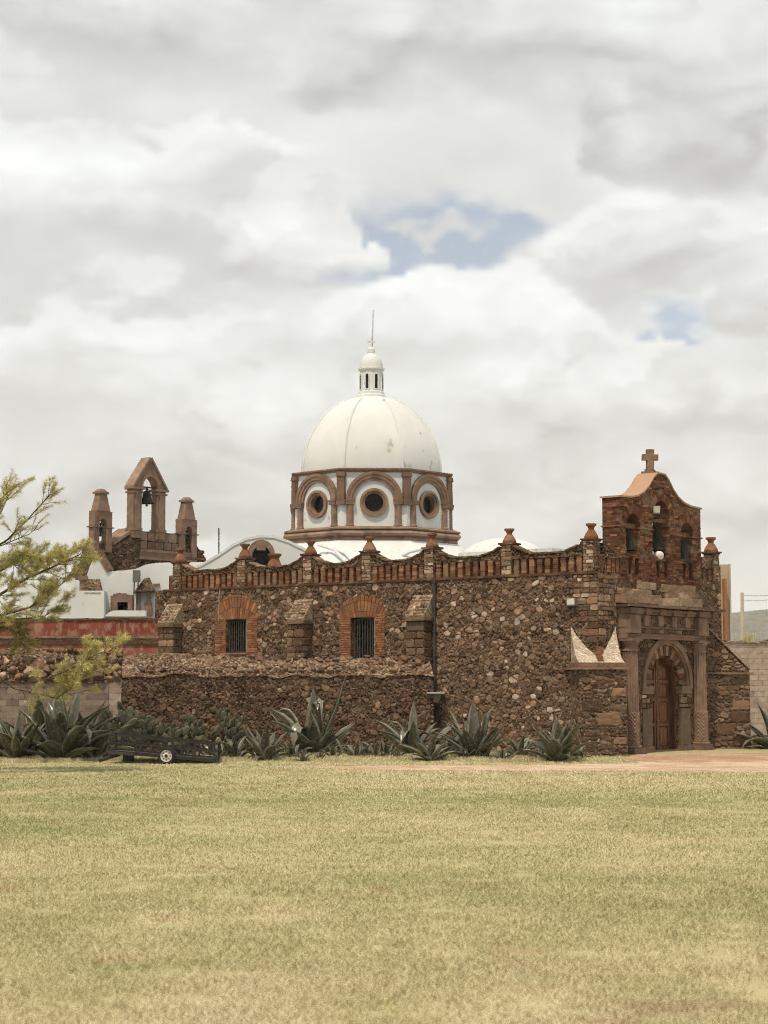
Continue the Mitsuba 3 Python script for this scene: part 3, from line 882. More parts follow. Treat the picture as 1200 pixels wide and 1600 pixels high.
B2 = Fr(C2, RG, DG)                              # its flank DG is turned to the camera
K2 = put(CH + '__corner_buttress', B2.box(MB(), -1.0, .77, -.78, .78, -.1, 2.72, (.45, .5)), 'mat_mortar')
big = [(.08, .72, 2.30, 2.52, .12), (-.1, .36, 2.1, 2.25, .3), (.0, .74, .96, 1.32, .22), (-.5, .2, .5, .9, .33), (.1, .74, 1.4, 1.72, .6), (.15, .74, .1, .4, .3)]
taken = shapely.union_all([sbox(a, c, b, d).buffer(.03) for a, b, c, d, t in big])
for a, b, c, d, t in big:
    put(K2 + '__block', stone_mesh(sbox(a, c, b, d), B2, rng, .03, .78, uv=(t, rng.random()), soft=False), 'mat_stone')
for pg in rubble(sbox(-.85, -.05, .76, 2.66).difference(taken), (.34, .24, .15), 75, 1.7, .018):
    put(K2 + '__stone', stone_mesh(pg, B2, rng, .035, .78, uv=(np.clip(.40 + rng.normal(0, .16), 0, 1), rng.random())), 'mat_stone')
put(K2 + '__slab', B2.box(MB(), -1.0, .9, -.85, .87, 2.66, 2.74, (.35, .5), (rng, .01)), 'mat_pink')
tri = Polygon([(-1.0, 2.74), (.78, 2.74), (.72, 2.86), (-.8, 4.3), (-1.0, 4.42)])
put(K2 + '__cap', B2.extrude(MB(), tri, -.74, .74, (.4, .5)), 'mat_mortar')
for pg in rubble(tri.buffer(-.04), (.36, .25, .15), 76, 2.3, .014):
    put(K2 + '__stone', stone_mesh(pg, B2, rng, .03, .74, uv=(np.clip(.46 + rng.normal(0, .16), 0, 1), rng.random())), 'mat_stone')
m = MB()
for a, b in zip(np.linspace(0, 1, 10)[:-1], np.linspace(0, 1, 10)[1:]):
    p, q = np.array([.80, 2.82]), np.array([-.80, 4.36])
    c, d = p + (q - p) * a, p + (q - p) * b
    m.add(B2.P([[x[0], w, x[1] + dz] for x in (c, d) for w in (-.78, .80 + rng.uniform(-.02, .02)) for dz in (-.01, .06)]), BOXF, (.75 + .1 * rng.random(), .5))
put(K2 + '__coping', m, 'mat_stone')

# ---- parapet of the front and the bell wall
pier(F, 8.2, 7, BAL)
for a, b, w in ((0, 1.45, -.05), (7.05, 8.6, -.02)):
    put(BAL + '__front_backing', F.box(MB(), a, b, -.33, w, TOP - .05, 6.55, (.3, .5)), 'mat_mortar')
balusters(F, .6, 1.4, 131, BAL)
balusters(F, 7.2, 7.95, 132, BAL)
put(BAL + '__coping', F.extrude(MB(), Polygon([(.5, 7.0), (.8, 6.8), (1.2, 6.65), (1.45, 6.66), (1.45, 6.5), (.5, 6.5)]), -.35, .04, (.4, .5)), 'mat_mortar')
put(BAL + '__coping', F.extrude(MB(), Polygon([(7.1, 6.72), (7.5, 6.68), (7.8, 6.78), (8.02, 7.0), (8.02, 6.5), (7.1, 6.5)]), -.35, .04, (.4, .5)), 'mat_mortar')
put(BAL + '__front_block', F.box(MB(), 7.15, 7.7, -.5, .05, 6.5, 6.85, (.5, .5), (rng, .05)), 'mat_mortar')

arches = [arch_poly(2.28, .48, 6.72, 7.62), arch_poly(4.22, .62, 6.72, 8.05), arch_poly(6.03, .48, 6.72, 7.55)]
half = [(4.22 + x, z) for x, z in ((0, 9.62), (.28, 9.6), (.55, 9.42), (.85, 9.12), (1.2, 8.88), (1.6, 8.72), (2.1, 8.63), (2.86, 8.60))]
half_l = [(4.22 - x, z) for x, z in ((.28, 9.6), (.55, 9.42), (.85, 9.12), (1.2, 8.88), (1.6, 8.72), (2.1, 8.63), (2.81, 8.60))]
outline = Polygon([(1.41, 5.7)] + half_l[::-1] + half + [(7.08, 5.7)])
body = outline
for a in arches:
    body = body.difference(a)
niche = [sbox(x - .12, 6.02, x + .12, 6.6) for x in (2.05, 2.5, 3.95, 4.5, 5.8, 6.25)]
front_body = body.difference(shapely.union_all(niche))
BW = put(CH + '__bell_wall', F.extrude(MB(), front_body, -.66, .02, (.40, .5)), 'mat_brick')
put(BW + '__infill', F.box(MB(), 1.5, 7.0, -.5, -.2, 5.9, 6.66, (.25, .5)), 'mat_brick')
m = MB()
bf = outline.buffer(-.03).intersection(sbox(0, 5.85, 9, 9.6))
for a, r, zc in ((arches[0], .48, 7.62), (arches[1], .62, 8.05), (arches[2], .48, 7.55)):
    cx = a.centroid.x
    bf = bf.difference(arch_poly(cx, r + .3, 6.72, zc))
    bf = bf.union(sbox(cx - r - .3, 6.72, cx - r, zc)).union(sbox(cx + r, 6.72, cx + r + .3, zc))
    for i, t in enumerate(np.linspace(0, math.pi, 17)[:-1]):
        t2 = t + math.pi / 16
        pg = Polygon([(cx + q * math.cos(x), zc + q * math.sin(x)) for q, x in ((r, t + .015), (r + .29, t + .012), (r + .29, t2 - .012), (r, t2 - .015))])
        put(BW + '__arch_brick', F.extrude(MB(), pg, -.3, .035 + .01 * rng.random(), (np.clip(.5 + rng.normal(0, .15), 0, 1), rng.random())), 'mat_brick')
bf = bf.difference(shapely.union_all(niche))
brick_rows(m, F, bf, .27, .072, 77, 0, .038, .48, .014)
SB = Fr(F.P([1.41, .02, 0]), -NF, -EF)           # left flank of the bell wall
brick_rows(m, SB, sbox(0, 5.9, .67, 8.58), .27, .072, 78, 0, .012, .42, .014)
for a, r in ((arches[0], .48), (arches[1], .62), (arches[2], .48)):
    cx = a.centroid.x
    top = {0: 7.6, 1: 8.0, 2: 7.5}[[.48, .62].index(r) if cx < 5 else 2]
    J = Fr(F.P([cx + r, .02, 0]), -NF, -EF)
    brick_rows(m, J, sbox(0, 6.74, .66, top), .27, .072, 79, 0, .012, .45, .014)
put(BW + '__bricks', m, 'mat_brick', kind='stuff')
m = MB()
for (a, b, z) in ((1.36, 1.85, 7.60), (2.72, 3.62, 7.60), (3.4, 3.62, 8.03), (4.82, 5.0, 8.03), (4.82, 5.6, 7.52), (6.48, 7.13, 7.52)):
    F.box(m, a, b, -.69, .075, z, z + .05, (.62, .5))
put(BW + '__string_course', m, 'mat_brick')
pts = np.array(half_l[::-1] + half)
cap = MB()
pts[0, 0] -= .05
pts[-1, 0] += .05
for p, q in zip(pts[:-1], pts[1:]):
    cap.add(F.P([[x[0], w, x[1] + dz] for x in (p, q) for w in (-.72, .07) for dz in (-.01, .05)]), BOXF, (.30, .5))
put(BW + '__cap', cap, 'mat_tan', label='smooth pale terracotta cap swept over the bell wall')
cr = np.array([4.2, -.38])
m = F.box(MB(), 3.98, 4.42, -.6, -.16, 9.62, 9.72, (.6, .5), (rng, .02))
F.box(m, 4.06, 4.34, -.52, -.24, 9.72, 9.80, (.55, .5), (rng, .02))
put(BW + '__cross_base', m, 'mat_stone')
X1 = Fr(F.P([4.2, -.38, 0]), RD, DG)
m = X1.box(MB(), -.12, .12, -.1, .1, 9.78, 10.52, (.62, .5), (rng, .012))
X1.box(m, -.27, .27, -.095, .105, 10.12, 10.34, (.6, .5), (rng, .012))
put(BW + '__cross', m, 'mat_stone', label='weathered pale stone cross on the peak')
for (cx, z, w) in ((2.28, 7.62, .5), (4.22, 7.95, .64), (6.03, 7.55, .5)):
    put(BW + '__bell_beam', F.box(MB(), cx - w, cx + w, -.3, -.12, z - .02, z + .14, (.45, .5)), 'mat_wood')


def bell(fr, u, w, ztop, r, h, label, cat='bell'):
    k = thing('bell', label, cat)
    c = fr.P([u, w, ztop])
    put(k + '__body', lathe(MB(), c, [(0, 0), (.30 * r, -.01 * h), (.48 * r, -.08 * h), (.55 * r, -.25 * h), (.62 * r, -.55 * h), (.78 * r, -.82 * h), (r, -.97 * h), (r, -h), (.9 * r, -h), (.6 * r, -.7 * h), (0, -.6 * h)], 24, (.10, .5)), 'mat_bronze', smooth=True)
    put(k + '__crown', fr.box(fr.box(MB(), u - r * .13, u + r * .13, w - .03, w + .03, ztop - .02, ztop + .18, (.1, .5)), u - r * .3, u + r * .3, w - .025, w + .025, ztop + .06, ztop + .1, (.1, .5)), 'mat_metal')
    put(k + '__clapper', lathe(MB(), c, [(0, -h * .6), (.025, -h * .62), (.03, -h), (.06, -h - .06), (.05, -h - .13), (0, -h - .15)], 10, (.1, .5)), 'mat_metal')


bell(F, 4.26, -.26, 7.85, .36, .90, 'large dark bronze bell hanging in the middle arch of the brick bell wall')
bell(F, 2.28, -.2, 7.52, .30, .68, 'small dark bell in the arch of the brick bell wall nearest the balustrade')
bell(F, 6.03, -.2, 7.45, .36, .85, 'dark bell in the far arch of the brick bell wall')

# lamps
k = thing('floodlight', 'pale floodlight box mounted high in the middle arch of the brick bell wall', 'floodlight')
c = F.P([3.72, .12, 8.33])
L = Fr(c, RD, DG)
put(k + '__housing', L.box(MB(), -.12, .12, -.1, .08, -.15, .13, (.6, .5), (rng, .015)), 'mat_metal')
put(k + '__lens', L.box(MB(), -.10, .10, .075, .1, -.12, .10, (.8, .5)), 'mat_metal')
put(k + '__bracket', L.box(MB(), -.03, .2, -.3, .0, -.3, -.24, (.1, .5)), 'mat_metal')
k = thing('floodlight', 'small square floodlight on the rubble side wall near the chapel corner', 'floodlight')
u, z = S.px(893, 940, .15)
put(k + '__housing', S.box(MB(), u - .17, u + .17, .02, .2, z - .14, z + .13, (.45, .5), (rng, .012)), 'mat_metal')
put(k + '__lens', S.box(MB(), u - .14, u + .14, .195, .215, z - .1, z + .1, (.9, .5)), 'mat_metal')
k = thing('globe_lamp', 'white globe lamp on the sill of the middle bell arch', 'lamp')
c = F.P([4.06, .0, 6.52])
put(k + '__globe', lathe(MB(), c, [(0, .40), (.09, .385), (.16, .32), (.18, .23), (.15, .14), (.08, .09), (0, .08)], 20, (.97, .5)), 'mat_metal', smooth=True)
put(k + '__collar', lathe(MB(), c, [(.06, -.02), (.1, 0), (.1, .09), (.05, .1)], 14, (.3, .5)), 'mat_metal')
k = thing('lamp_hood', 'grey flat hooded lamp box at the foot of the rain pipe', 'lamp')
u, z = S.px(681, 1085, .4)
LH = Fr(S.P([u, .4, z]), (1, 0, 0), (0, -1, 0))
put(k + '__hood', LH.box(LH.box(MB(), -.32, .30, -.28, .28, .02, .08, (.66, .5), (rng, .01)), -.3, .28, -.26, .26, -.03, .02, (.3, .5)), 'mat_metal')
put(k + '__box', LH.box(MB(), -.14, .1, -.12, .12, -.28, -.03, (.42, .5)), 'mat_metal')
put(k + '__arm', LH.box(MB(), -.06, .02, -.45, .0, -.14, -.08, (.2, .5)), 'mat_metal')

# ------------------------------------------------------------------ walls round the garden
GR, GL = at(664, 1100, 63.4) * [1, 1, 0], at(190, 1100, 61.0) * [1, 1, 0]
gd = (GR - GL) / np.linalg.norm(GR - GL)
gn = np.array([gd[1], -gd[0], 0])
G = Fr(GL, gd, gn)
GLEN = np.linalg.norm(GR - GL)
GW = thing('rubble_wall', 'low dark rubble garden wall with rough sloping top before the chapel side', 'wall')


def lumpy_top(fr, u0, u1, zf, zb, depth, seed, nu, nw=7):
    us, ws = np.linspace(u0, u1, nu), np.linspace(.06, -depth, nw)
    v = np.array([[u, w, 0] for w in ws for u in us])
    t = np.repeat(np.linspace(0, 1, nw), nu)
    v[:, 2] = zf(v[:, 0]) + (zb(v[:, 0]) - zf(v[:, 0])) * np.sin(t * math.pi / 2) ** .85
    v[:, 2] += (meshkit.fbm(np.c_[v[:, 0] * 2.6, v[:, 1] * 3, v[:, 0] * 0], 4, seed) - .5) * .24 * (t > 0)
    gi = np.arange(nu * nw).reshape(nw, nu)
    return v, np.stack([gi[:-1, :-1], gi[:-1, 1:], gi[1:, 1:], gi[1:, :-1]], -1).reshape(-1, 4)


zf = lambda u: 2.60 + (meshkit.fbm(np.c_[u * 1.7, u * 0, u * 0], 4, 77) - .5) * .30
zb = lambda u: 3.34 - .020 * u + .05 * np.sin(u * .9)
v, f = lumpy_top(G, 0, GLEN + .3, zf, zb, .8, 12, 130)
put(GW + '__body', G.box(MB(), 0, GLEN + .3, -.8, 0, -.1, 2.46, (.30, .5)), 'mat_mortar')
put(GW + '__top', MB().add(G.P(v), f, (.56, .5)), 'mat_mortar')
gfield = Polygon([(0, -.05), (GLEN + .2, -.05)] + [(u, 2.57 + (float(meshkit.fbm(np.array([[u * 1.7, 0, 0]]), 4, 77)[0]) - .5) * .30) for u in np.linspace(GLEN + .2, 0, 60)])
put(GW + '__upper_body', G.extrude(MB(), gfield.intersection(sbox(0, 2.4, GLEN + .2, 3)), -.4, -.004, (.30, .5)), 'mat_mortar')
lay_stones(GW, rubble(gfield, (.34, .21, .13, .085), 41, 1.25, .010), G, 42, 200, lambda x, z, s, r: .20 + r.normal(0, .15) + .12 * (x > 5.2) + .3 * (r.random() < .05), .09, weight=lambda c: 1.0 if c.y > .8 else .4)
# loose stones bedded in the sloping top
rng = np.random.default_rng(43)
rest = MB()
slope = Fr(G.P([0, .06, 2.66]), gd, gn * .62 + np.array([0, 0, .78]), gn * -.78 + np.array([0, 0, .62]))
tp = rubble(sbox(.1, .05, GLEN, .98), (.34, .24, .15, .1), 44, 1.0, .03)
for q, pg in enumerate(sorted(tp, key=lambda g: -g.area)):
    if rng.random() < .18:
        continue
    c = pg.centroid
    m = stone_mesh(pg, slope, rng, rng.uniform(.02, .10), rng.uniform(-.03, .05), uv=(np.clip(.45 + rng.normal(0, .16), 0, 1), rng.random()))
    if q < 150 and c.x < 12:
        put(GW + '__top_stone', m, 'mat_stone')
    else:
        rest.add(m.v[0], m.f[0], m.u[0])
put(GW + '__small_top_stones', rest, 'mat_stone', kind='stuff')


def block_wall(k, fr, u0, u1, z0, z1, seed, bw=.40, bh=.2, tone=.5):
    rng = np.random.default_rng(seed)
    put(k + '__core', fr.box(MB(), u0, u1, -.18, 0, z0, z1, (.1, .5)), 'mat_block')
    z, odd = z0, 0
    while z < z1 - .02:
        u = u0 - (bw / 2 if odd else 0)
        while u < u1 - .01:
            a, b = max(u, u0), min(u + bw, u1)
            if b - a > .04:
                put(k + '__block', fr.box(MB(), a + .006, b - .006, -.02, .012 + rng.uniform(-.004, .006), z + .006, min(z + bh, z1) - .006, (np.clip(tone + rng.normal(0, .10), 0, 1), rng.random()), (rng, .003)), 'mat_block')
            u += bw
        z += bh
        odd ^= 1


BL = at(-95, 1100, 60.6) * [1, 1, 0]
bd = (GL - BL) / np.linalg.norm(GL - BL)
bn = np.array([bd[1], -bd[0], 0])
Bf = Fr(BL, bd, bn)
BLEN = np.linalg.norm(GL - BL)
k = thing('block_wall', 'grey block garden wall topped with loose rubble at the garden edge', 'wall')
block_wall(k, Bf, .6, BLEN - .42, 0, 2.36, 51, tone=.28)
rng = np.random.default_rng(52)
for i in range(12):
    put(k + '__pier_block', Bf.box(MB(), BLEN - .41, BLEN - .01, -.25, .05, i * .2 + .004, i * .2 + .196, (np.clip(.6 + rng.normal(0, .1), 0, 1), .5), (rng, .005)), 'mat_block')
zf2 = lambda u: 2.36 + u * 0
zb2 = lambda u: 3.52 - .02 * (BLEN - u) * 0 - .19 * np.clip((u - BLEN + 3) / 3, 0, 1)
v, f = lumpy_top(Bf, 0, BLEN + .02, zf2, zb2, .75, 53, 60)
put(k + '__top', MB().add(Bf.P(v), f, (.45, .5)), 'mat_mortar')
slope2 = Fr(Bf.P([0, .06, 2.36]), bd, bn * .82 + np.array([0, 0, .57]), bn * -.57 + np.array([0, 0, .82]))
for pg in rubble(sbox(.3, .04, BLEN, 1.3), (.42, .3, .2, .13), 54, 1.0, .02):
    if rng.random() < .92:
        put(k + '__top_stone', stone_mesh(pg, slope2, rng, rng.uniform(.08, .2), rng.uniform(.02, .12), uv=(np.clip(.42 + rng.normal(0, .2) + .3 * (rng.random() < .18), 0, 1), rng.random())), 'mat_stone')

RB0, RB1 = at(1128, 1100, 68.6) * [1, 1, 0], at(1290, 1100, 70.5) * [1, 1, 0]
rd = (RB1 - RB0) / np.linalg.norm(RB1 - RB0)
Rf = Fr(RB0, rd, np.array([rd[1], -rd[0], 0]))
k = thing('block_wall', 'grey block wall adjoining the door side of the chapel below the hill', 'wall')
block_wall(k, Rf, 0, np.linalg.norm(RB1 - RB0), .4, 3.85, 56, .41, .205, .9)
rng = np.random.default_rng(57)
for pg in coursed(0, 3.9, 0, .4, (.12, .2), (1.2, 2.2), 58):
    put(k + '__base_stone', stone_mesh(pg, Rf, rng, .06, 0, uv=(np.clip(.15 + rng.normal(0, .1), 0, 1), .5), soft=False), 'mat_stone')
v, f = lumpy_top(Rf, 0, 4, lambda u: 3.84 + u * 0, lambda u: 3.95 + u * 0, .3, 59, 30, 4)
put(k + '__top', MB().add(Rf.P(v), f, (.45, .5)), 'mat_mortar')
k = thing('dry_grass_tuft', 'dry pale grass tuft growing on top of the grey block wall', 'grass')
m = MB()
c = Rf.P([1.32, -.1, 3.88])
for _ in range(150):
    a, l = rng.uniform(0, 6.3), rng.uniform(.15, .5)
    o = c + np.array([rng.normal(0, .12), rng.normal(0, .06), 0])
    tip = o + np.array([math.cos(a) * .12 * rng.random(), math.sin(a) * .12 * rng.random(), l])
    s = np.array([.008, 0, 0])
    m.add([o - s, o + s, tip], [[0, 1, 2]], (.7 + .3 * rng.random(), rng.random()))
put(k + '__blades', m, 'mat_blade', kind='stuff')

# red plastered wall behind the garden wall
RL, RR = at(-120, 1000, 72.5) * [1, 1, 0], at(262, 1000, 71.9) * [1, 1, 0]
d_ = (RR - RL) / np.linalg.norm(RR - RL)
R = Fr(RL, d_, np.array([d_[1], -d_[0], 0]))
rl = np.linalg.norm(RR - RL)
k = thing('red_wall', 'weathered red plastered wall with a stone string course beside the chapel', 'wall')
put(k + '__plaster', R.box(MB(), 0, rl, -.4, 0, 0, 4.82), 'mat_red')
rng = np.random.default_rng(62)
m = MB()
for a in np.arange(0, rl, .55):
    R.box(m, a, min(a + .545, rl), -.44, .06, 4.82, 4.89, (.12 + .15 * rng.random(), .5), (rng, .012))
put(k + '__coping', m, 'mat_stone')
m = MB()
for a in np.arange(0, rl, .8):
    R.box(m, a, min(a + .795, rl), -.02, .10, 4.10, 4.20, (.50 + .1 * rng.random(), .5), (rng, .008))
    R.box(m, a, min(a + .795, rl), -.02, .07, 3.86, 4.10, (.12 + .1 * rng.random(), .5), (rng, .008))
put(k + '__string_course', m, 'mat_stone')

# ------------------------------------------------------------------ domed white church behind
DY = 88.0
DC = at(580, 850, DY)
DC[2] = 0
KD = DY / FOC                                    # metres per pixel at the dome
zpx = lambda py, Y=DY: at(600, py, Y)[2]
CHD = thing('domed_church', 'white domed church with octagonal brown stone drum behind the chapel', 'church')
ROT = math.radians(-2.0) + math.atan2(DC[0], DC[1])
AP = 119 * KD                                   # apothem of the drum


def face(k):
    """frame of drum face k: 0 faces the camera"""
    a = -math.pi / 2 + k * math.pi / 4 - ROT
    nn = np.array([math.cos(a), math.sin(a), 0])
    uu = np.array([-math.sin(a), math.cos(a), 0])
    return Fr(DC + nn * AP, uu, nn)


ZB, ZC, ZT = zpx(846, DY - AP), zpx(733.5, DY - AP), zpx(622)
ZP = zpx(822, DY - AP)                           # foot of the columns
HWF = AP * math.tan(math.pi / 8)
phase = -math.pi / 2 - ROT + math.pi / 8
sec = 1 / math.cos(math.pi / 8)
drum = MB()
zo = zpx(785, DY - AP)                          # centre of the round windows
for q in range(8):
    fr = face(q)
    fr.extrude(drum, sbox(-HWF, ZB, HWF, ZC).difference(Point(0, zo).buffer(.46)), -.30, 0)
DR = put(CHD + '__drum', drum, 'mat_white')
put(DR + '__base_moulding', lathe(MB(), DC, [(r * sec, z) for r, z in ((AP - .1, ZB + .2), (AP + .22, ZB + .16), (AP + .22, ZB + .02), (AP + .34, ZB), (AP + .40, ZB + .08), (AP + .36, ZB + .16), (AP + .30, ZB + .18), (AP + .30, ZB + .23), (AP + .48, ZB + .27), (AP + .56, ZB + .36), (AP + .50, ZB + .46), (AP + .38, ZB + .47), (AP + .38, ZB + .52), (AP + .50, ZB + .54), (AP + .52, ZB + .60), (AP + .34, ZB + .66), (AP + .22, ZB + .68), (AP + .22, ZP - .10), (AP + .30, ZP - .08), (AP + .30, ZP - .03), (AP - .1, ZP + .02))], 8, (.75, .5), phase), 'mat_pink')
put(DR + '__cornice', lathe(MB(), DC, [(r * sec, z) for r, z in ((AP - .2, ZC - .12), (AP + .06, ZC - .12), (AP + .10, ZC - .04), (AP + .17, ZC - .02), (AP + .17, ZC + .05), (AP - .3, ZC + .08))], 8, (.45, .5), phase), 'mat_pink')
zs = zpx(781, DY - AP)                           # springing of the blind arches
RA = .98
for q in (-2, -1, 0, 1, 2):
    fr = face(q)
    rng = np.random.default_rng(300 + q)
    put(DR + '__round_window', fr.extrude(fr.extrude(MB(), Point(0, zo).buffer(.66).difference(Point(0, zo).buffer(.54)), -.02, .13, (.62, .5)), Point(0, zo).buffer(.56).difference(Point(0, zo).buffer(.43)), -.30, .06, (.5, .5)), 'mat_pink')
    put(DR + '__window_pane', fr.extrude(MB(), Point(0, zo).buffer(.45), -.27, -.22), 'mat_glass')
    am = MB()
    fr.extrude(am, ring_poly(RA - .08, RA + .06, 0, zs), -.01, .09, (.55, .5))
    fr.extrude(am, ring_poly(RA + .06, RA + .2, 0, zs), -.01, .14, (.65, .5))
    fr.extrude(am, ring_poly(RA + .2, RA + .34, 0, zs), -.01, .19, (.5, .5))
    put(DR + '__blind_arch', am, 'mat_pink')
    for s in (-1, 1):
        uc = s * (RA + .14)
        put(DR + '__half_column', lathe(MB(), fr.P([uc, .02, ZP]), [(.2, 0), (.2, .06), (.165, .1), (.16, zs - ZP - .25), (.17, zs - ZP - .22)], 16, (.58, .5)), 'mat_pink', smooth=False)
        cm = fr.box(MB(), uc - .21, uc + .21, -.02, .22, zs - .22, zs - .15, (.3, .5))
        for i in range(4):
            fr.box(cm, uc - .2 + i * .105, uc - .12 + i * .105, 0, .235, zs - .15, zs - .06, (.45 + .2 * rng.random(), .5))
        fr.box(cm, uc - .23, uc + .23, -.02, .25, zs - .06, zs, (.35, .5))
        put(DR + '__capital', cm, 'mat_pink')
    for s in ((-1, 1) if q == -2 else (1,)):
        pf = Fr(DC + (fr.u * s * math.tan(math.pi / 8) + fr.n) * AP, fr.u, (fr.n + fr.u * s * math.tan(math.pi / 8)) / sec)
        pf.u = np.cross(pf.n, [0, 0, 1.0])
        pm = pf.box(MB(), -.19, .19, -.1, .1, zs - .02, ZC - .32, (.25, .5))
        pf.box(pm, -.24, .24, -.1, .15, ZC - .32, ZC - .26, (.4, .5))
        pf.box(pm, -.21, .21, -.1, .13, ZC - .26, ZC - .12, (.35, .5))
        pf.box(pm, -.22, .22, -.1, .13, zs - .24, zs - .02, (.3, .5))
        put(DR + '__corner_pilaster', pm, 'mat_pink')
# dome shell and its ribs
hh = np.linspace(0, 1, 25)
R0, HT = (108 * KD), ZT - ZC - .02
rr = np.sqrt(np.maximum(0, 1 - (hh * .985) ** 2)) * R0
rr = np.maximum(rr, 17 * KD)
prof = [(r / .975, ZC + .05 + h * HT) for r, h in zip(rr, hh)]
prof = [(R0 + .05, ZC - .02)] + prof
DM = put(CHD + '__dome', lathe(MB(), DC, [(r, z) for r, z in prof], 8, (.5, .5), phase), 'mat_white')
dmv = MB()
nn_ = 64
a = np.arange(nn_) * 2 * np.pi / nn_ + phase
oct_ = 1 / np.cos(((a - phase) % (math.pi / 4)) - math.pi / 8)
blend = .45
vv = []
for r, z in prof:
    rad = r / .957 * (blend * 1.0 + (1 - blend) * oct_ * math.cos(math.pi / 8))
    vv.append(np.c_[DC[0] + rad * np.cos(a), DC[1] + rad * np.sin(a), np.full(nn_, z)])
i = np.arange(nn_)
ff_ = np.vstack([np.stack([k * nn_ + i, k * nn_ + (i + 1) % nn_, (k + 1) * nn_ + (i + 1) % nn_, (k + 1) * nn_ + i], 1) for k in range(len(prof) - 1)])
scene[DM] = MB().add(np.vstack(vv), ff_).ply('mat_white', smooth=30)
for q in range(8):
    aa = phase + q * math.pi / 4
    put(DM + '__rib', tube(MB(), [[DC[0] + r / .957 * 1.0 * math.cos(aa), DC[1] + r / .957 * math.sin(aa), z] for r, z in prof[1:-1]], .055, 6), 'mat_white')
# lantern
zl0, zl1, zl2 = ZT - .05, zpx(577), zpx(553)
LN = put(CHD + '__lantern', lathe(MB(), DC, [(23 * KD, zl0), (23 * KD, zl0 + .14), (21 * KD, zl0 + .2), (21 * KD, zl0 + .30), (18.5 * KD, zl0 + .36), (18 * KD, zl1 - .12), (19 * KD, zl1 - .08), (21 * KD, zl1 - .05), (21 * KD, zl1 + .03), (18 * KD, zl1 + .06)], 16, (.5, .5), phase), 'mat_white')
put(LN + '__cupola', lathe(MB(), DC, [(18.5 * KD * math.cos(t), zl1 + .05 + (zl2 - zl1) * math.sin(t)) for t in np.linspace(0, 1.45, 10)] + [(0, zl2 + .05)], 24), 'mat_white', smooth=30)
put(LN + '__knob', lathe(MB(), DC, [(.17, zl2), (.19, zl2 + .05), (.18, zl2 + .22), (.1, zl2 + .32), (0, zl2 + .36)], 14), 'mat_white')
for q in range(-2, 3):
    aa = -math.pi / 2 - ROT + q * math.pi / 4 + math.pi / 8
    nn2 = np.array([math.cos(aa), math.sin(aa), 0])
    lf = Fr(DC + nn2 * (17.6 * KD), np.array([-nn2[1], nn2[0], 0]), nn2)
    put(LN + '__slit', lf.extrude(MB(), arch_poly(0, .07, zl0 + .45, zl1 - .42, .5), -.02, .03), 'mat_glass')
    put(LN + '__slit_frame', lf.extrude(MB(), arch_poly(0, .13, zl0 + .40, zl1 - .40, .5).difference(arch_poly(0, .075, zl0 + .45, zl1 - .42, .5)), -.02, .05), 'mat_white')
zc_ = zl2 + .3
m = MB()
X2 = Fr(DC, (1, 0, 0), (0, -1, 0))
X2.box(m, -.045, .045, -.04, .04, zc_, zc_ + .52)
X2.box(m, -.19, .19, -.035, .045, zc_ + .26, zc_ + .35)
put(LN + '__cross', m, 'mat_white')
put(LN + '__lightning_rod', tube(MB(), [DC + [.05, .06, zc_], DC + [.09, .06, zpx(484)]], .022, 5, (.7, .5)), 'mat_metal')

# white vaulted roofs under the drum
CS = Fr(DC, ES, NS)                              # the church lies parallel to the chapel
zv = zpx(905)
put(CHD + '__walls', CS.box(MB(), -6.0, 9.5, -5, 4.6, 0, zv - .2), 'mat_white')
apron = MB()
lathe(apron, DC, [(AP * sec + .1, ZB + .25), (AP * sec + .9, ZB - .35), (AP * sec + 2.2, ZB - 1.3), (AP * sec + 3.2, zv - .6)], 8, (.5, .5), phase)
put(CHD + '__roof', apron, 'mat_white')
# transept gable with its rounded top, turned to the camera
e = Fr(at(400, 900, DY - 6.5) * [1, 1, 0], (1, 0, 0), (0, -1, 0))
Yg = DY - 6.5
kg = Yg / FOC
zg = lambda py: zpx(py, Yg)
arc = [(x * kg, zg(y)) for x, y in ((-112, 893), (-86, 883), (-60, 868), (-35, 851), (-15, 842), (5, 838), (28, 839), (50, 846), (75, 858), (100, 873), (118, 886))]
gab = Polygon([(-112 * kg, 0)] + arc + [(118 * kg, 0)])
ho = arch_poly(8 * kg, 15 * kg, zg(905), zg(873), .35)
GB = put(CHD + '__vault', e.extrude(MB(), gab.difference(ho), -5.5, 0), 'mat_white')
put(GB + '__edge', e.extrude(MB(), LineString(arc).buffer(.055), -.2, .05, (.5, .5)), 'mat_white')
put(GB + '__window_hood', e.extrude(e.extrude(MB(), arch_poly(8 * kg, 22 * kg, zg(905), zg(873), .35).difference(ho), -.1, .10, (.5, .5)), sbox(1 * kg, zg(860), 15 * kg, zg(850)), -.1, .12, (.55, .5)), 'mat_pink')
put(GB + '__window_pane', e.extrude(MB(), ho, -.4, -.34), 'mat_glass')
# groins of the low vaults
for (x0, y0, x1, y1, x2, y2) in ((497, 852, 522, 860, 540, 874), (522, 858, 540, 866, 555, 878), (612, 878, 640, 864, 668, 852), (640, 876, 655, 866, 676, 858)):
    put(CHD + '__groin', tube(MB(), [at(x0, y0 - 1, DY - AP - .9), at(x1, y1 - 1, DY - AP - 1.5), at(x2, y2 + 4, DY - AP - 2.1)], .07, 6), 'mat_white')
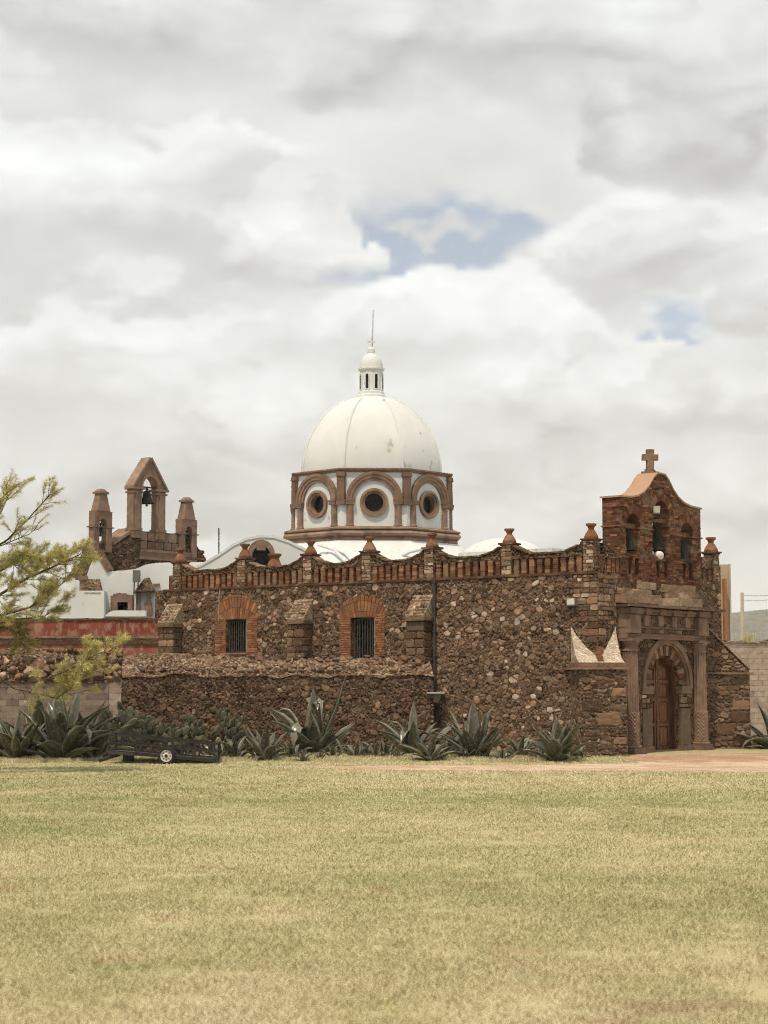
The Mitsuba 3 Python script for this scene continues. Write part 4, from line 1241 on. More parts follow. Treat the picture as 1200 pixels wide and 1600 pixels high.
# shallow dome over the far bay
put(CHD + '__saucer_dome', lathe(MB(), at(787, 900, DY + 6) * [1, 1, 0] + [0, 0, zpx(893, DY + 6)], [(2.62 * math.cos(t), 1.72 * math.sin(t)) for t in np.linspace(-.2, 1.5, 14)] + [(0, 1.72)], 40), 'mat_white', smooth=30)
put(CHD + '__far_bay', CS.box(MB(), -11, -5.9, -9, 1, 0, zpx(886, DY + 6)), 'mat_white')
put('roof_rod', tube(MB(), [at(342, 885, 83.6), at(342, 825, 83.6)], .035, 6, (.2, .5)), 'mat_metal')
tag('roof_rod', 'thin dark rod standing on the white roof between bell gable and dome', 'rod')
put('clay_urn', lathe(MB(), at(429, 886, 80) * [1, 1, 0] + [0, 0, zpx(886, 80)], [(.1, -1.6), (.34, -.3), (.34, 0), (.30, .12), (.20, .34), (.2, .4), (.30, .50), (.31, .58), (0, .58)], 20, (.68, .5)), 'mat_brick')
put('clay_urn__pedestal', Fr(at(429, 886, 80) * [1, 1, 0], ES, NS).box(MB(), -.3, .3, -.3, .3, 0, zpx(886, 80) - .3), 'mat_white')
tag('clay_urn', 'orange clay urn finial against the white church vault', 'urn')

# ------------------------------------------------------------------ white building with the old stone bell gable
HY = 85.0
KH = HY / FOC
hz = lambda py, Y=HY: zpx(py, Y)
P0 = at(157, 850, HY) * [1, 1, 0]
E = Fr(P0, EF, NF)                               # the bell gable runs parallel to the chapel front, from its pinnacle
WB = thing('white_building', 'white plastered church building carrying an old brown stone bell gable', 'building')
V0 = Fr(at(180, 900, 83.0) * [1, 1, 0], (1, 0, 0), (0, -1, 0))
k0 = 83.0 / FOC
q = lambda x, y: ((x - 180) * k0, zpx(y, 83.0))
put(WB + '__main_wall', V0.extrude(MB(), Polygon([q(134, 1010), q(134, 903), q(142, 880), q(151, 864), q(158, 876), q(168, 893), q(190, 891.5), q(212, 889), q(228, 882), q(244, 879.5), q(275, 878.5), q(345, 878), q(345, 1010)]), -1.2, 0), 'mat_white')
put(WB + '__lower_block', Fr(at(131, 950, 82.2) * [1, 1, 0], (1, 0, 0), (0, -1, 0)).box(MB(), -33 * k0, 31 * k0, -2, 0, 0, zpx(923, 82.2)), 'mat_white')
put(WB + '__far_block', V0.box(MB(), -140 * k0, -78 * k0, -3, -1.0, 0, zpx(925, 84)), 'mat_white')
put(WB + '__far_block', V0.box(MB(), -170 * k0, -45 * k0, -6, -3.0, 0, zpx(905, 86)), 'mat_white')
put(WB + '__corner_pier', V0.box(V0.box(MB(), -55 * k0, -45 * k0, -.8, .12, zpx(930, 83), zpx(905, 83), (.5, .5)), -57 * k0, -43 * k0, -.9, .2, zpx(907, 83), zpx(900, 83), (.4, .5)), 'mat_pink')
m = MB()
rng = np.random.default_rng(401)
gp = [q(134, 903), q(142, 880), q(151, 864), q(159, 878), q(168, 893)]
for i in range(2, 4):
    for t in np.linspace(0, 1, 5)[:-1]:
        a, b = np.array(gp[i]), np.array(gp[i + 1])
        c, d = a + (b - a) * t, a + (b - a) * (t + .25)
        m.add(V0.P([[x[0] + dx, w, x[1] + dz] for x in (c, d) for w in (-.9, .10) for dx, dz in ((-.02, -.03), (.16, .12))]), BOXF, (.3 + .25 * rng.random(), .5))
put(WB + '__gable_coping', m, 'mat_stone')
# small roofs and openings on the wall
hip = MB()
hc = [q(132, 921), q(162, 928), q(154, 905), q(138, 905)]
hip.add(V0.P([[q(131, 0)[0], .75, q(0, 922)[1]], [q(162, 0)[0], .75, q(0, 927)[1]], [q(162, 0)[0], 0, q(0, 927)[1]], [q(131, 0)[0], 0, q(0, 922)[1]], [q(138, 0)[0], .1, q(0, 905)[1]], [q(156, 0)[0], .1, q(0, 905)[1]], [q(156, 0)[0], -.1, q(0, 905)[1]], [q(138, 0)[0], -.1, q(0, 905)[1]]]), [[0, 1, 2, 3], [0, 1, 5, 4], [1, 2, 6, 5], [0, 4, 7, 3], [4, 5, 6, 7]], (.42, .5))
put(WB + '__hip_roof', hip, 'mat_mortar')
put(WB + '__hip_eave', V0.box(MB(), q(136.5, 0)[0], q(163, 0)[0], .0, .8, q(0, 930)[1], q(0, 927)[1], (.2, .5)), 'mat_stone')
put(WB + '__wall_vent', V0.box(MB(), q(185, 0)[0], q(202, 0)[0], -.05, .03, q(0, 953)[1], q(0, 940)[1]), 'mat_glass')
m = MB()
for (x0, x1, y0, y1, t) in ((174, 184, 931, 953, .45), (201, 208, 930, 953, .5), (184, 202, 929, 941, .4), (178, 186, 928, 932, .3), (192, 198, 927, 931, .55), (172, 178, 953, 958, .4), (183, 190, 926.5, 930, .35)):
    V0.box(m, q(x0, 0)[0], q(x1, 0)[0], -.05, .16 + .03 * rng.random(), q(0, y1)[1], q(0, y0)[1], (t, .5))
put(WB + '__vent_surround', m, 'mat_pink')
m = MB()
for (x0, x1, y0, y1, w) in ((214, 220, 925, 955, .25), (230, 236, 925, 942, .25), (227, 238, 942, 950, .22), (230, 239, 950, 962, .25)):
    V0.box(m, q(x0, 0)[0], q(x1, 0)[0], -.05, w, q(0, y1)[1], q(0, y0)[1], (.4 + .25 * rng.random(), .5))
put(WB + '__niche_jamb', m, 'mat_pink')
hip = MB()
hip.add(V0.P([[q(213, 0)[0], .42, q(0, 924)[1]], [q(243, 0)[0], .42, q(0, 924)[1]], [q(243, 0)[0], 0, q(0, 924)[1]], [q(213, 0)[0], 0, q(0, 924)[1]], [q(226, 0)[0], .1, q(0, 904)[1]], [q(234, 0)[0], .1, q(0, 902)[1]]]), [[0, 1, 2, 3], [0, 1, 5, 4]], (.45, .5))
hip.add(hip.v[0], [[1, 2, 5], [0, 4, 3]], (.4, .5))
V0.box(hip, q(211, 0)[0], q(245, 0)[0], -.05, .5, q(0, 926.5)[1], q(0, 923.5)[1], (.25, .5))
put(WB + '__niche_roof', hip, 'mat_mortar')
put(WB + '__spout', V0.box(MB(), q(240, 0)[0], q(250, 0)[0], 0, .12, q(0, 915)[1], q(0, 912)[1], (.4, .5)), 'mat_pink')
put(WB + '__sloped_sill', Fr(V0.o + V0.n * .3, V0.u, V0.n).extrude(MB(), Polygon([q(168, 964), q(232, 964), q(232, 955), q(182, 955), q(176, 957)]), -.2, .5), 'mat_white')
sg = thing('metal_box', 'small grey box on two thin legs before the white church wall', 'box')
put(sg + '__case', V0.box(MB(), q(210, 0)[0], q(221, 0)[0], .3, .55, q(0, 910)[1], q(0, 892)[1], (.42, .5)), 'mat_metal')
for x in (212, 218):
    put(sg + '__leg', tube(MB(), [V0.P([q(x - 1.5, 0)[0], .4, q(0, 955)[1]]), V0.P([q(x, 0)[0], .4, q(0, 908)[1]])], .03, 5, (.3, .5)), 'mat_metal')

# the bell gable: rough stone base, arched tower and two pinnacles
def ez(px, py):
    return E.px(px, py)


def blocks_on(key, fr, u0, u1, z0, z1, w, seed, hs=(.22, .34), ratio=(1.1, 2.0), tone=.5, h=.03, name='block', bsdf='mat_pink', joint=.01):
    rng = np.random.default_rng(seed)
    for pg in coursed(u0, u1, z0, z1, hs, ratio, seed, joint):
        put(key + '__' + name, stone_mesh(pg, fr, rng, h, w, uv=(np.clip(tone + rng.normal(0, .16), 0, 1), rng.random()), soft=False), bsdf)


GBL = WB
base_poly = Polygon([ez(152, 856), ez(152, 850), ez(172, 848), ez(178, 852), ez(196, 843), ez(212, 829), ez(300, 836), ez(309, 855), ez(322, 873), ez(322, 905), ez(140, 905)])
BG = put(WB + '__bell_gable', E.extrude(MB(), base_poly, -1.0, 0, (.30, .5)), 'mat_mortar')
lay_stones(BG, rubble(base_poly.intersection(Polygon([ez(146, 910), ez(146, 846), ez(212, 827), ez(219, 829), ez(219, 910)])).buffer(-.03), (.34, .24, .16), 403, 2.1, .012), E, 404, 60, lambda x, z, s, r: .30 + r.normal(0, .14), .05)
u_a, z_a = ez(219, 830)
u_b, z_b = ez(289, 838)
blocks_on(BG, E, u_a, u_b, ez(219, 858)[1], z_a, .0, 405, (.3, .42), (1.0, 1.6), .5, .06)
m = MB()
for (y0, y1, w, t) in ((858, 862, .10, .55), (862, 870, .04, .45), (870, 874, .16, .6)):
    E.box(m, u_a - .1, u_b + .6, -.1, w + .1, ez(219, y1)[1], ez(219, y0)[1], (t, .5))
put(BG + '__moulding', m, 'mat_pink')
m = MB()
a, b = np.array(ez(176, 851)), np.array(ez(209, 829))
for t in np.linspace(0, 1, 6)[:-1]:
    c, d = a + (b - a) * t, a + (b - a) * (t + .198)
    m.add(E.P([[x[0], w, x[1] + dz] for x in (c, d) for w in (-1.05, .08) for dz in (-.02, .14)]), BOXF, (.55 + .2 * rng.random(), .5))
put(BG + '__raking_coping', m, 'mat_pink')
for pg in coursed(ez(290, 860)[0], ez(318, 870)[0], ez(300, 874)[1], ez(300, 858)[1], (.12, .2), (1, 2), 406):
    put(BG + '__loose_stone', stone_mesh(pg, E, rng, .08, .0, uv=(np.clip(.35 + rng.normal(0, .14), 0, 1), .5)), 'mat_stone')

# central arch
cu = (ez(202.5, 800)[0] + ez(254, 800)[0]) / 2
zb_, zs_, za_ = ez(228, 829)[1], ez(228, 772)[1], ez(228, 719)[1]
hw_ = (ez(254, 800)[0] - ez(202.5, 800)[0]) / 2 - .03
oh = hw_ * .50
opn = arch_poly(cu + .02, oh, zb_ - .5, zs_ + .02, .50)
zev = ez(228, 764)[1]
tower = Polygon([(cu - hw_, zb_ - .4), (cu - hw_, zev), (cu - .12, za_), (cu + .12, za_), (cu + hw_, zev), (cu + hw_, zb_ - .4)]).difference(opn)
TW = put(BG + '__arch_tower', E.extrude(MB(), tower, -.22, .22, (.55, .5)), 'mat_pink')
for s in (-1, 1):
    m = MB()
    x0, x1 = sorted((cu + s * oh, cu + s * hw_))
    E.box(m, x0 - .03, x1 + .03, -.28, .28, zb_ - .05, zb_ + .08, (.5, .5))
    E.box(m, x0 - .04, x1 + .05, -.30, .30, zs_ - .02, zs_ + .07, (.4, .5))
    E.box(m, x0 - .08, x1 + .12, -.34, .34, zs_ + .16, zs_ + .27, (.5, .5))
    E.box(m, x0 + .1, x1 - .12, .15, .27, zb_ + .08, zs_ - .02, (.65, .5))
    put(TW + '__pilaster', m, 'mat_pink')
    a, b = np.array([cu + s * (hw_ + .1), zev - .02]), np.array([cu + s * .08, za_ + .03])
    rk = MB()
    for t in np.linspace(0, 1, 5)[:-1]:
        c, d = a + (b - a) * t, a + (b - a) * (t + .248)
        rk.add(E.P([[x[0], w, x[1] + dz] for x in (c, d) for w in (-.3, .3) for dz in (-.05, .10)]), BOXF, (.6 + .2 * rng.random(), .5))
    put(TW + '__roof_slab', rk, 'mat_pink')
m = MB()
aa = np.linspace(0, np.pi, 19)
oc = np.c_[cu + .02 + oh * np.cos(aa), zs_ + .02 + oh * 1.5 * np.sin(aa) ** .8]
oo = np.c_[cu + .02 + (oh + .12) * np.cos(aa), zs_ + .02 + (oh * 1.5 + .16) * np.sin(aa) ** .8]
E.extrude(m, Polygon(np.vstack([oc, oo[::-1]])).buffer(0), .20, .27, (.6, .5))
put(TW + '__archivolt', m, 'mat_pink')
put(TW + '__bell_bar', E.box(MB(), cu - oh - .1, cu + oh + .1, -.05, .05, zs_ + .30, zs_ + .36, (.1, .5)), 'mat_metal')
bell(E, cu + .02, 0, zs_ + .16, .36, .62, 'dark bell hanging under the pointed arch of the old stone gable')


def pinnacle(pc, ybot, yblock, ytop, ycap, label, dark):
    u = ez(pc, (ybot + yblock) / 2)[0]
    z0, z1, z2, z3 = (ez(pc, y)[1] for y in (ybot, yblock, ycap, ytop))
    fr = Fr(E.P([u, 0, 0]), EF, NF)
    hw, dp = .56, .19
    zs2 = z0 + (z1 - z0) * .52
    hole = arch_poly(0, .25, z0 - .3, zs2, .45)
    p = put(BG + '__pinnacle', fr.extrude(MB(), sbox(-hw, z0 - .4, hw, z1).difference(hole), -dp, dp, (.5, .5)), 'mat_pink')
    put(p + '__string', fr.box(fr.box(MB(), -hw - .09, -.23, -dp - .05, dp + .06, zs2 - .06, zs2, (.35, .5)), .23, hw + .09, -dp - .05, dp + .06, zs2 - .06, zs2, (.35, .5)), 'mat_pink')
    m = MB()
    for (za, zb2, h0, h1) in ((z1, z2, (.40, .24), (.22, .17)), (z2, z2 + .10, (.30, .24), (.30, .24)), (z2 + .10, z3, (.27, .2), (.12, .1))):
        c = [[sx * hx, sy * hy, z] for z, (hx, hy) in ((za, h0), (zb2, h1)) for sx, sy in ((-1, -1), (1, -1), (1, 1), (-1, 1))]
        m.add(fr.P(c), [[0, 1, 5, 4], [1, 2, 6, 5], [2, 3, 7, 6], [3, 0, 4, 7], [4, 5, 6, 7]], (.55 - .15 * dark, .5))
    put(p + '__spire', m, 'mat_pink')
    put(p + '__bell_bar', fr.box(MB(), -.25, .25, -.03, .03, zs2 + .1, zs2 + .14, (.1, .5)), 'mat_metal')
    bell(fr, 0, 0, zs2 + .02, .17, .34, label)


pinnacle(157, 849, 799, 764, 772, 'small bell in the stone pinnacle above the white gable peak', .3)
pinnacle(291, 858, 812, 777, 785, 'small bell in the stone pinnacle between arched gable and white roof', 0)

# ------------------------------------------------------------------ far right: beige tower block, pole and cable
k = thing('beige_tower', 'plain beige rendered tower behind the chapel front', 'building')
TB = Fr(at(1121, 1000, 84) * [1, 1, 0], (1, 0, 0), (0, -1, 0))
kt = 84 / FOC
put(k + '__wall', TB.box(MB(), 0, 21.5 * kt, -2, 0, 0, zpx(882, 84), (.5, .5)), 'mat_tan')
put(k + '__edge', TB.box(MB(), 20 * kt, 22.3 * kt, -2, .06, 0, zpx(881, 84), (.9, .5)), 'mat_tan')
put(k + '__brick_side', TB.box(MB(), 9 * kt, 12.5 * kt, 0, .5, 3, zpx(905, 84), (.0, .5)), 'mat_tan')
k = thing('utility_pole', 'slim concrete pole standing before the far hill', 'pole')
pb, pt = at(1158.5, 1010, 105), at(1159.5, 926, 105)
put(k + '__shaft', tube(MB(), [pb * [1, 1, 0], pt], [.16, .09], 10, (.85, .5)), 'mat_tan')
m = MB()
for s in (0, 1):
    a, b = pt + [0, 0, -.18 - .3 * s], at(1290, 922 + 3 * s, 120)
    tube(m, [a + (b - a) * t - np.array([0, 0, .5 * t * (1 - t)]) for t in np.linspace(0, 1, 9)], .012, 4, (.1, .5))
tag(put('cable', m, 'mat_metal'), 'thin overhead cable running from the concrete pole', 'cable')

# ------------------------------------------------------------------ agaves
def leaf(mb, base, az, elev, L, W, curl, tone, fold=None, twist=0.0):
    n = 13
    s = np.linspace(0, 1, n)
    e = np.radians(elev - curl * s ** 1.7)
    if fold:
        e = e - np.radians(fold[1]) / (1 + np.exp(-(s - fold[0]) * 30))
    h = np.array([math.cos(az), math.sin(az), 0])
    d = np.cos(e)[:, None] * h + np.sin(e)[:, None] * np.array([0, 0, 1.0])
    p = base + np.vstack([[0, 0, 0], np.cumsum((d[1:] + d[:-1]) / 2 * (L / (n - 1)), 0)])
    side = np.array([-h[1], h[0], 0])
    nor = np.cross(d, side) * -1
    nor *= np.sign(nor[0][2] + 1e-9) if abs(nor[0][2]) > .02 else 1
    ct, st = np.cos(twist * s)[:, None], np.sin(twist * s)[:, None]
    sd, nr = side * ct + nor * st, nor * ct - side * st
    w = W / 2 * np.interp(s, [0, .12, .42, .75, .93, 1], [.66, .72, 1, .62, .16, .015])
    t = W * .11 * np.interp(s, [0, .5, 1], [1.6, .8, .06])
    x = np.array([-1, -.55, 0, .55, 1])
    top = p[:, None] + sd[:, None] * (w[:, None] * x)[:, :, None] + nr[:, None] * (w[:, None] * .42 * np.abs(x) ** 1.6)[:, :, None]
    bot = p[:, None] + sd[:, None] * (w[:, None] * x[3:0:-1])[:, :, None] + nr[:, None] * (w[:, None] * .42 * np.abs(x[3:0:-1]) ** 1.6 - t[:, None])[:, :, None]
    v = np.concatenate([top, bot], 1)
    i, m = np.arange(8), 8
    f = np.vstack([np.stack([k * m + i, k * m + (i + 1) % m, (k + 1) * m + (i + 1) % m, (k + 1) * m + i], 1) for k in range(n - 1)])
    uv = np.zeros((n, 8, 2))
    uv[..., 0] = np.clip(.45 + (tone - .4) * .22, .3, .6) + np.array([.34, .12, .10, .12, .34, 0, 0, 0])  # waxy upper face and margins paler, with their sunlit brightness painted in too
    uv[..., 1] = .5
    return mb.add(v.reshape(-1, 3), f, np.clip(uv.reshape(-1, 2), .01, .99))


def gpt(px, py):
    x, y = ground_at(px, py)
    return np.array([x, y, 0.0])


def agave(px, py, label, size, n, seed, leaves=None, Y=None, spread=(20, 84), tone=.34, group=None):
    """size: length of its longest leaves in metres"""
    rng = np.random.default_rng(seed)
    size, n = size * 1.08, int(n * 1.15)
    c = gpt(px, py) if Y is None else at(px, py, Y) * [1, 1, 0]
    k = thing('agave', label, 'agave', group)
    for i in range(n):
        t = (i + .5) / n
        az = i * 2.39996 + rng.uniform(-.3, .3)
        el = spread[1] - (spread[1] - spread[0]) * t + rng.uniform(-8, 8)
        L = size * 1.2 * rng.uniform(.72, 1.08) * (.85 + .15 * math.sin(math.pi * t))
        b = c + np.array([math.cos(az), math.sin(az), 0]) * size * (.03 + .07 * t) + [0, 0, size * .05 * (1 - t)]
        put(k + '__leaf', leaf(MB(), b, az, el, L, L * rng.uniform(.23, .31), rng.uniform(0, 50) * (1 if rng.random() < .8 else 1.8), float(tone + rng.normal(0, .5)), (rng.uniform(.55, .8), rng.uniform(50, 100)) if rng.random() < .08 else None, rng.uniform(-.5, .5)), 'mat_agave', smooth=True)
    for a in leaves or ():
        az, el, L, W, curl, tn_ = a[:6]
        az = math.radians(az)
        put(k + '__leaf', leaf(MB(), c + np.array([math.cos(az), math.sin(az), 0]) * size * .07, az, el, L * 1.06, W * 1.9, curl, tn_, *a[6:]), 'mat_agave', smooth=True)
    st = put(k + '__stump', lathe(MB(), c, [(size * .10, -.02), (size * .13, .04), (size * .10, size * .15), (0, size * .2)], 10, (.1, .5)), 'mat_agave')
    return k


# the great agave: azimuth (0 = towards the right, 270 = towards the camera), elevation, length, width, bend, tone (sunlit look painted paler), (fold place, fold angle)
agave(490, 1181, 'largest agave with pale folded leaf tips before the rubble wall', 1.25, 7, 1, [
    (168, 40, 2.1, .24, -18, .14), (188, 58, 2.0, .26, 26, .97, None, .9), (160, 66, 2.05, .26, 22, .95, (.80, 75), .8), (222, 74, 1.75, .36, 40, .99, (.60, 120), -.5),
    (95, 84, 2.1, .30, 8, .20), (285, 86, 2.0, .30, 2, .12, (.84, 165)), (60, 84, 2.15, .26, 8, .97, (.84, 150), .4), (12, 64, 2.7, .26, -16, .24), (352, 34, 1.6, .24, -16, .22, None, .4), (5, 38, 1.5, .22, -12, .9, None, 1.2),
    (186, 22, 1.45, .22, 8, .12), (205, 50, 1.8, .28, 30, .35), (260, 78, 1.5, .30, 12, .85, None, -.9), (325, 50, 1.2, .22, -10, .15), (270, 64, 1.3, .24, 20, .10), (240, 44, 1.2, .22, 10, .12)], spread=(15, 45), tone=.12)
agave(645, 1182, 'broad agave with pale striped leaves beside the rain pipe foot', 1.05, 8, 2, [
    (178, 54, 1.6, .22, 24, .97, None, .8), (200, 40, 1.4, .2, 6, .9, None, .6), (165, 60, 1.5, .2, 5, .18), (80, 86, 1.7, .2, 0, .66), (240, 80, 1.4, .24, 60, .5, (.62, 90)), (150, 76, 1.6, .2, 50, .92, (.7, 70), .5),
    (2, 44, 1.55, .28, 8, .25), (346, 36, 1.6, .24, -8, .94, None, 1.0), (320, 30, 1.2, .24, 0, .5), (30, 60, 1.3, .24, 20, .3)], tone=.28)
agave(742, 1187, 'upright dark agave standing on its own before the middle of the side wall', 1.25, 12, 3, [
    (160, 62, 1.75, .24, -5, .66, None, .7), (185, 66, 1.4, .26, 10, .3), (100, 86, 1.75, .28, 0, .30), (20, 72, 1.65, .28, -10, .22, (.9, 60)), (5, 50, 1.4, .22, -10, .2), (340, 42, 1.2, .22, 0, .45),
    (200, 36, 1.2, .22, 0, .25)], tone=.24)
agave(873, 1190, 'dark upright agave beside the corner buttress', 1.1, 16, 4, [(100, 84, 1.3, .24, 5, .2), (300, 74, 1.2, .22, 10, .55), (340, 62, 1.1, .2, 5, .5), (165, 56, 1.35, .2, 0, .2)], tone=.22)
agave(96, 1189, 'tall dark agave with the highest upright blades before the grey block wall', 1.6, 18, 5, [
    (120, 82, 2.2, .34, 0, .14), (60, 70, 2.2, .32, -6, .2), (20, 50, 2.1, .34, 30, .4), (5, 38, 1.8, .30, 25, .35), (260, 70, 1.4, .3, 20, .25)], tone=.18)
agave(28, 1189, 'spreading dark agave near the lawn edge before the grey block wall', 1.25, 18, 6, [(95, 82, 1.5, .2, 0, .2), (30, 56, 1.4, .24, 0, .35), (150, 62, 1.5, .24, 0, .3)], tone=.22)
agave(-12, 1187, 'agave cut by the edge of the view at the end of the row', 1.2, 14, 7, tone=.22)
agave(60, 1180, 'slender agave leaf rosette half hidden behind two larger dark agaves', 1.7, 7, 8, [(100, 80, 1.9, .16, 10, .1)], tone=.14)
agave(146, 1188, 'low grey green agave beside the black trailer tongue', 1.15, 16, 9, [(10, 60, 1.5, .26, 40, .4), (30, 72, 1.4, .2, 5, .55)], tone=.26)
agave(128, 1181, 'agave with arching leaves behind the low one by the trailer', 1.7, 10, 10, tone=.24)
agave(412, 1188, 'compact small agave left of the largest agave', .92, 15, 11, tone=.28)
agave(457, 1187, 'thin dark young agave at the foot of the largest agave', .62, 8, 12, tone=.12)
agave(672, 1189, 'small tangled agave with sunlit cut leaves before the broad pale one', .75, 16, 13, tone=.42, spread=(10, 80))
agave(700, 1183, 'dark small agave between the broad pale one and the upright one', .9, 10, 14, tone=.2)
agave(783, 1190, 'tiny low agave pup right of the upright dark agave', .45, 13, 15, tone=.4, spread=(5, 75))
agave(812, 1185, 'small agave with spreading leaves halfway to the corner buttress', .72, 13, 16, tone=.28)
agave(900, 1187, 'low scrubby agave at the foot of the corner buttress', .5, 14, 17, tone=.25, spread=(5, 80))
agave(366, 1187, 'young agave below the last prickly pear of the row', .8, 11, 18, tone=.2)
agave(1212, 1165, 'dark agave at the picture edge beside the far block wall', 1.35, 16, 19, [(176, 42, 1.2, .16, -6, .12), (182, 20, 1.1, .16, 0, .1), (186, 5, 1.0, .14, 0, .1)], Y=66.0, tone=.12)
PUPS = ((430, 1184, .5, 'pup right beside the compact small agave'), (520, 1186, .45, 'pup close under the right flank of the largest agave'), (538, 1183, .55, 'second pup right of the largest agave'),
        (556, 1186, .55, 'third pup right of the largest agave'), (572, 1184, .5, 'pup midway between the largest and the broad pale agave'), (586, 1186, .62, 'biggest pup between the largest and the broad pale agave'),
        (604, 1185, .5, 'second pup left of the broad pale agave'), (622, 1187, .4, 'pup just left of the broad pale agave'), (690, 1188, .4, 'tiny pup beside the tangled sunlit agave'), (724, 1188, .4, 'tiny pup left of the upright dark agave'),
        (760, 1188, .42, 'tiny pup just right of the upright dark agave'), (797, 1188, .4, 'tiny pup left of the spreading small agave'), (830, 1187, .36, 'tiny pup right of the spreading small agave'), (846, 1188, .35, 'tiny pup left of the agave at the corner buttress'),
        (342, 1188, .5, 'pup below the bushy prickly pear by the trailer end'), (328, 1185, .55, 'pup behind the lower end rail of the trailer'), (500, 1189, .32, 'smallest pup in front of the largest agave'), (474, 1190, .34, 'pup in the grass below left of the largest agave'))
rng = np.random.default_rng(20)
for i, (x, y, s, lab) in enumerate(PUPS):
    agave(x, y, 'small agave ' + lab, s, int(rng.integers(6, 11)), 200 + i, tone=.25, group='agave pups along the walls')


# ------------------------------------------------------------------ prickly pears
def pad_mesh(c, axis, nor, a, b, th, tone):
    """an oval pad standing on c along axis"""
    side = np.cross(axis, nor)
    n = 14
    an = np.arange(n) * 2 * np.pi / n
    egg = 1 + .13 * np.sin(an)
    out = np.c_[b * np.cos(an) * egg, a * (1 + np.sin(an))]
    rings, uv = [], []
    ctr = np.array([0, a])
    for k, t in ((1.0, 0.0), (.86, .75), (.45, 1.0), (.45, -1.0), (.86, -.75)):
        q = ctr + (out - ctr) * k
        rings.append(c + q[:, :1] * side + q[:, 1:] * axis + nor * th * t)
        uv.append(np.full(n, tone + (.35 if k == 1 else .02)))
    v = np.vstack(rings)
    i = np.arange(n)
    j = (i + 1) % n
    quad = lambda A, B: np.stack([A * n + i, A * n + j, B * n + j, B * n + i], 1)
    f = np.vstack([quad(0, 1), quad(1, 2), quad(3, 4), quad(4, 0)])
    m = MB()
    U = np.clip(np.concatenate(uv), .01, .99)
    U = np.c_[U, U * 0 + .5]
    m.add(np.vstack([v, c + axis * a + nor * th * 1.04, c + axis * a - nor * th * 1.04]), f, np.vstack([U, [[tone, .5], [tone, .5]]]))
    base = m.f[0]
    extra = np.vstack([np.stack([2 * n + i, 2 * n + j, i * 0 + 5 * n], 1), np.stack([3 * n + j, 3 * n + i, i * 0 + 5 * n + 1], 1)])
    m.f[0] = np.vstack([base, extra])
    return m


def prickly_pear(px, py, height, npads, seed, label, size=.19, width=.5, tone=.35):
    size, npads = size * .86, int(npads * 1.45)
    rng = np.random.default_rng(seed)
    k = thing('prickly_pear', label, 'cactus')
    root = gpt(px, py)
    heads = [(root + [rng.normal(0, width * .5), rng.normal(0, .15), -.05], rng.normal(0, .2), 0) for _ in range(3)]
    made = 0
    while heads and made < npads:
        c, lean, gen = heads.pop(0)
        g = np.clip(lean, -1.15, 1.15)
        axis = np.array([math.sin(g), rng.normal(0, .22), math.cos(g)])
        axis /= np.linalg.norm(axis)
        y = rng.uniform(-.95, .95)
        nor = np.array([math.sin(y), -math.cos(y), 0])
        nor -= axis * (nor @ axis)
        nor /= np.linalg.norm(nor)
        a = size * rng.uniform(.8, 1.25) * (1.15 if gen == 0 else 1)
        b = a * rng.uniform(.48, .62)
        put(k + '__pad', pad_mesh(c, axis, nor, a, b, .028, float(np.clip(tone + rng.normal(0, .16), .05, .7))), 'mat_cactus', smooth=True)
        made += 1
        side = np.cross(axis, nor)
        tip = c + axis * a * 1.9
        if tip[2] < height:
            for _ in range(rng.choice([1, 2, 2, 3])):
                o = rng.uniform(-.75, .75)
                heads.append((c + axis * a * (1.95 - .5 * abs(o)) + side * b * o, lean * .5 + o * 1.0 * np.sign(side[0] + 1e-9) + rng.normal(0, .25), gen + 1))
    return k


prickly_pear(182, 1186, 2.15, 20, 1, 'tall prickly pear with the two largest pale pads beside the wall pier', .27, .3, .5)
prickly_pear(212, 1184, 2.2, 30, 2, 'dense prickly pear behind the raised end of the trailer', .22, .5, .3)
prickly_pear(243, 1182, 2.0, 34, 3, 'dark prickly pear rising behind the trailer middle', .20, .5, .25)
prickly_pear(276, 1184, 1.75, 40, 4, 'prickly pear with many small grey pads above the trailer wheel', .17, .6, .42)
prickly_pear(308, 1184, 1.5, 36, 5, 'low prickly pear behind the lower end of the trailer', .16, .55, .4)
prickly_pear(346, 1186, 1.95, 48, 6, 'bushy prickly pear at the garden end just past the trailer', .17, .5, .36)
prickly_pear(160, 1184, 1.5, 14, 7, 'small leaning prickly pear between agave and tall pale one', .22, .3, .4)
prickly_pear(-4, 1184, 1.75, 16, 8, 'prickly pear at the view edge behind the last agave', .17, .4, .45)

# ------------------------------------------------------------------ the trailer
TY = 53.6
k = thing('utility_trailer', 'black steel utility trailer with one cream wheel parked on the grass', 'trailer')
TF = Fr(at(260, 1194, TY) * [1, 1, 0], (1, 0, 0), (0, -1, 0))
kx = TY / FOC
t_ = lambda px, py, w=0.0: TF.P([(px - 260) * kx, -w, (1193.5 - py) * kx])
yl = lambda y0, y1: (lambda px: y0 + (y1 - y0) * (px - 169) / 166)
top, mid, low = yl(1148, 1163), yl(1160, 1174.5), yl(1174, 1188)
for w, nm in ((0.12, 'side_rail'), (1.45, 'side_rail')):
    for fn, th in ((top, .055), (mid, .045), (low, .10)):
        put(k + '__' + nm, bar(MB(), t_(169, fn(169), w), t_(335, fn(335), w), th, (.08, .5)), 'mat_metal')
    for x in (170, 212, 260, 282, 303, 334):
        put(k + '__upright', bar(MB(), t_(x, top(x), w), t_(x, low(x), w), .05, (.08, .5)), 'mat_metal')
for x in (170, 334):
    for fn, th in ((top, .05), (mid, .045), (low, .09)):
        put(k + '__end_rail', bar(MB(), t_(x, fn(x), .1), t_(x, fn(x), 1.47), th, (.06, .5)), 'mat_metal')
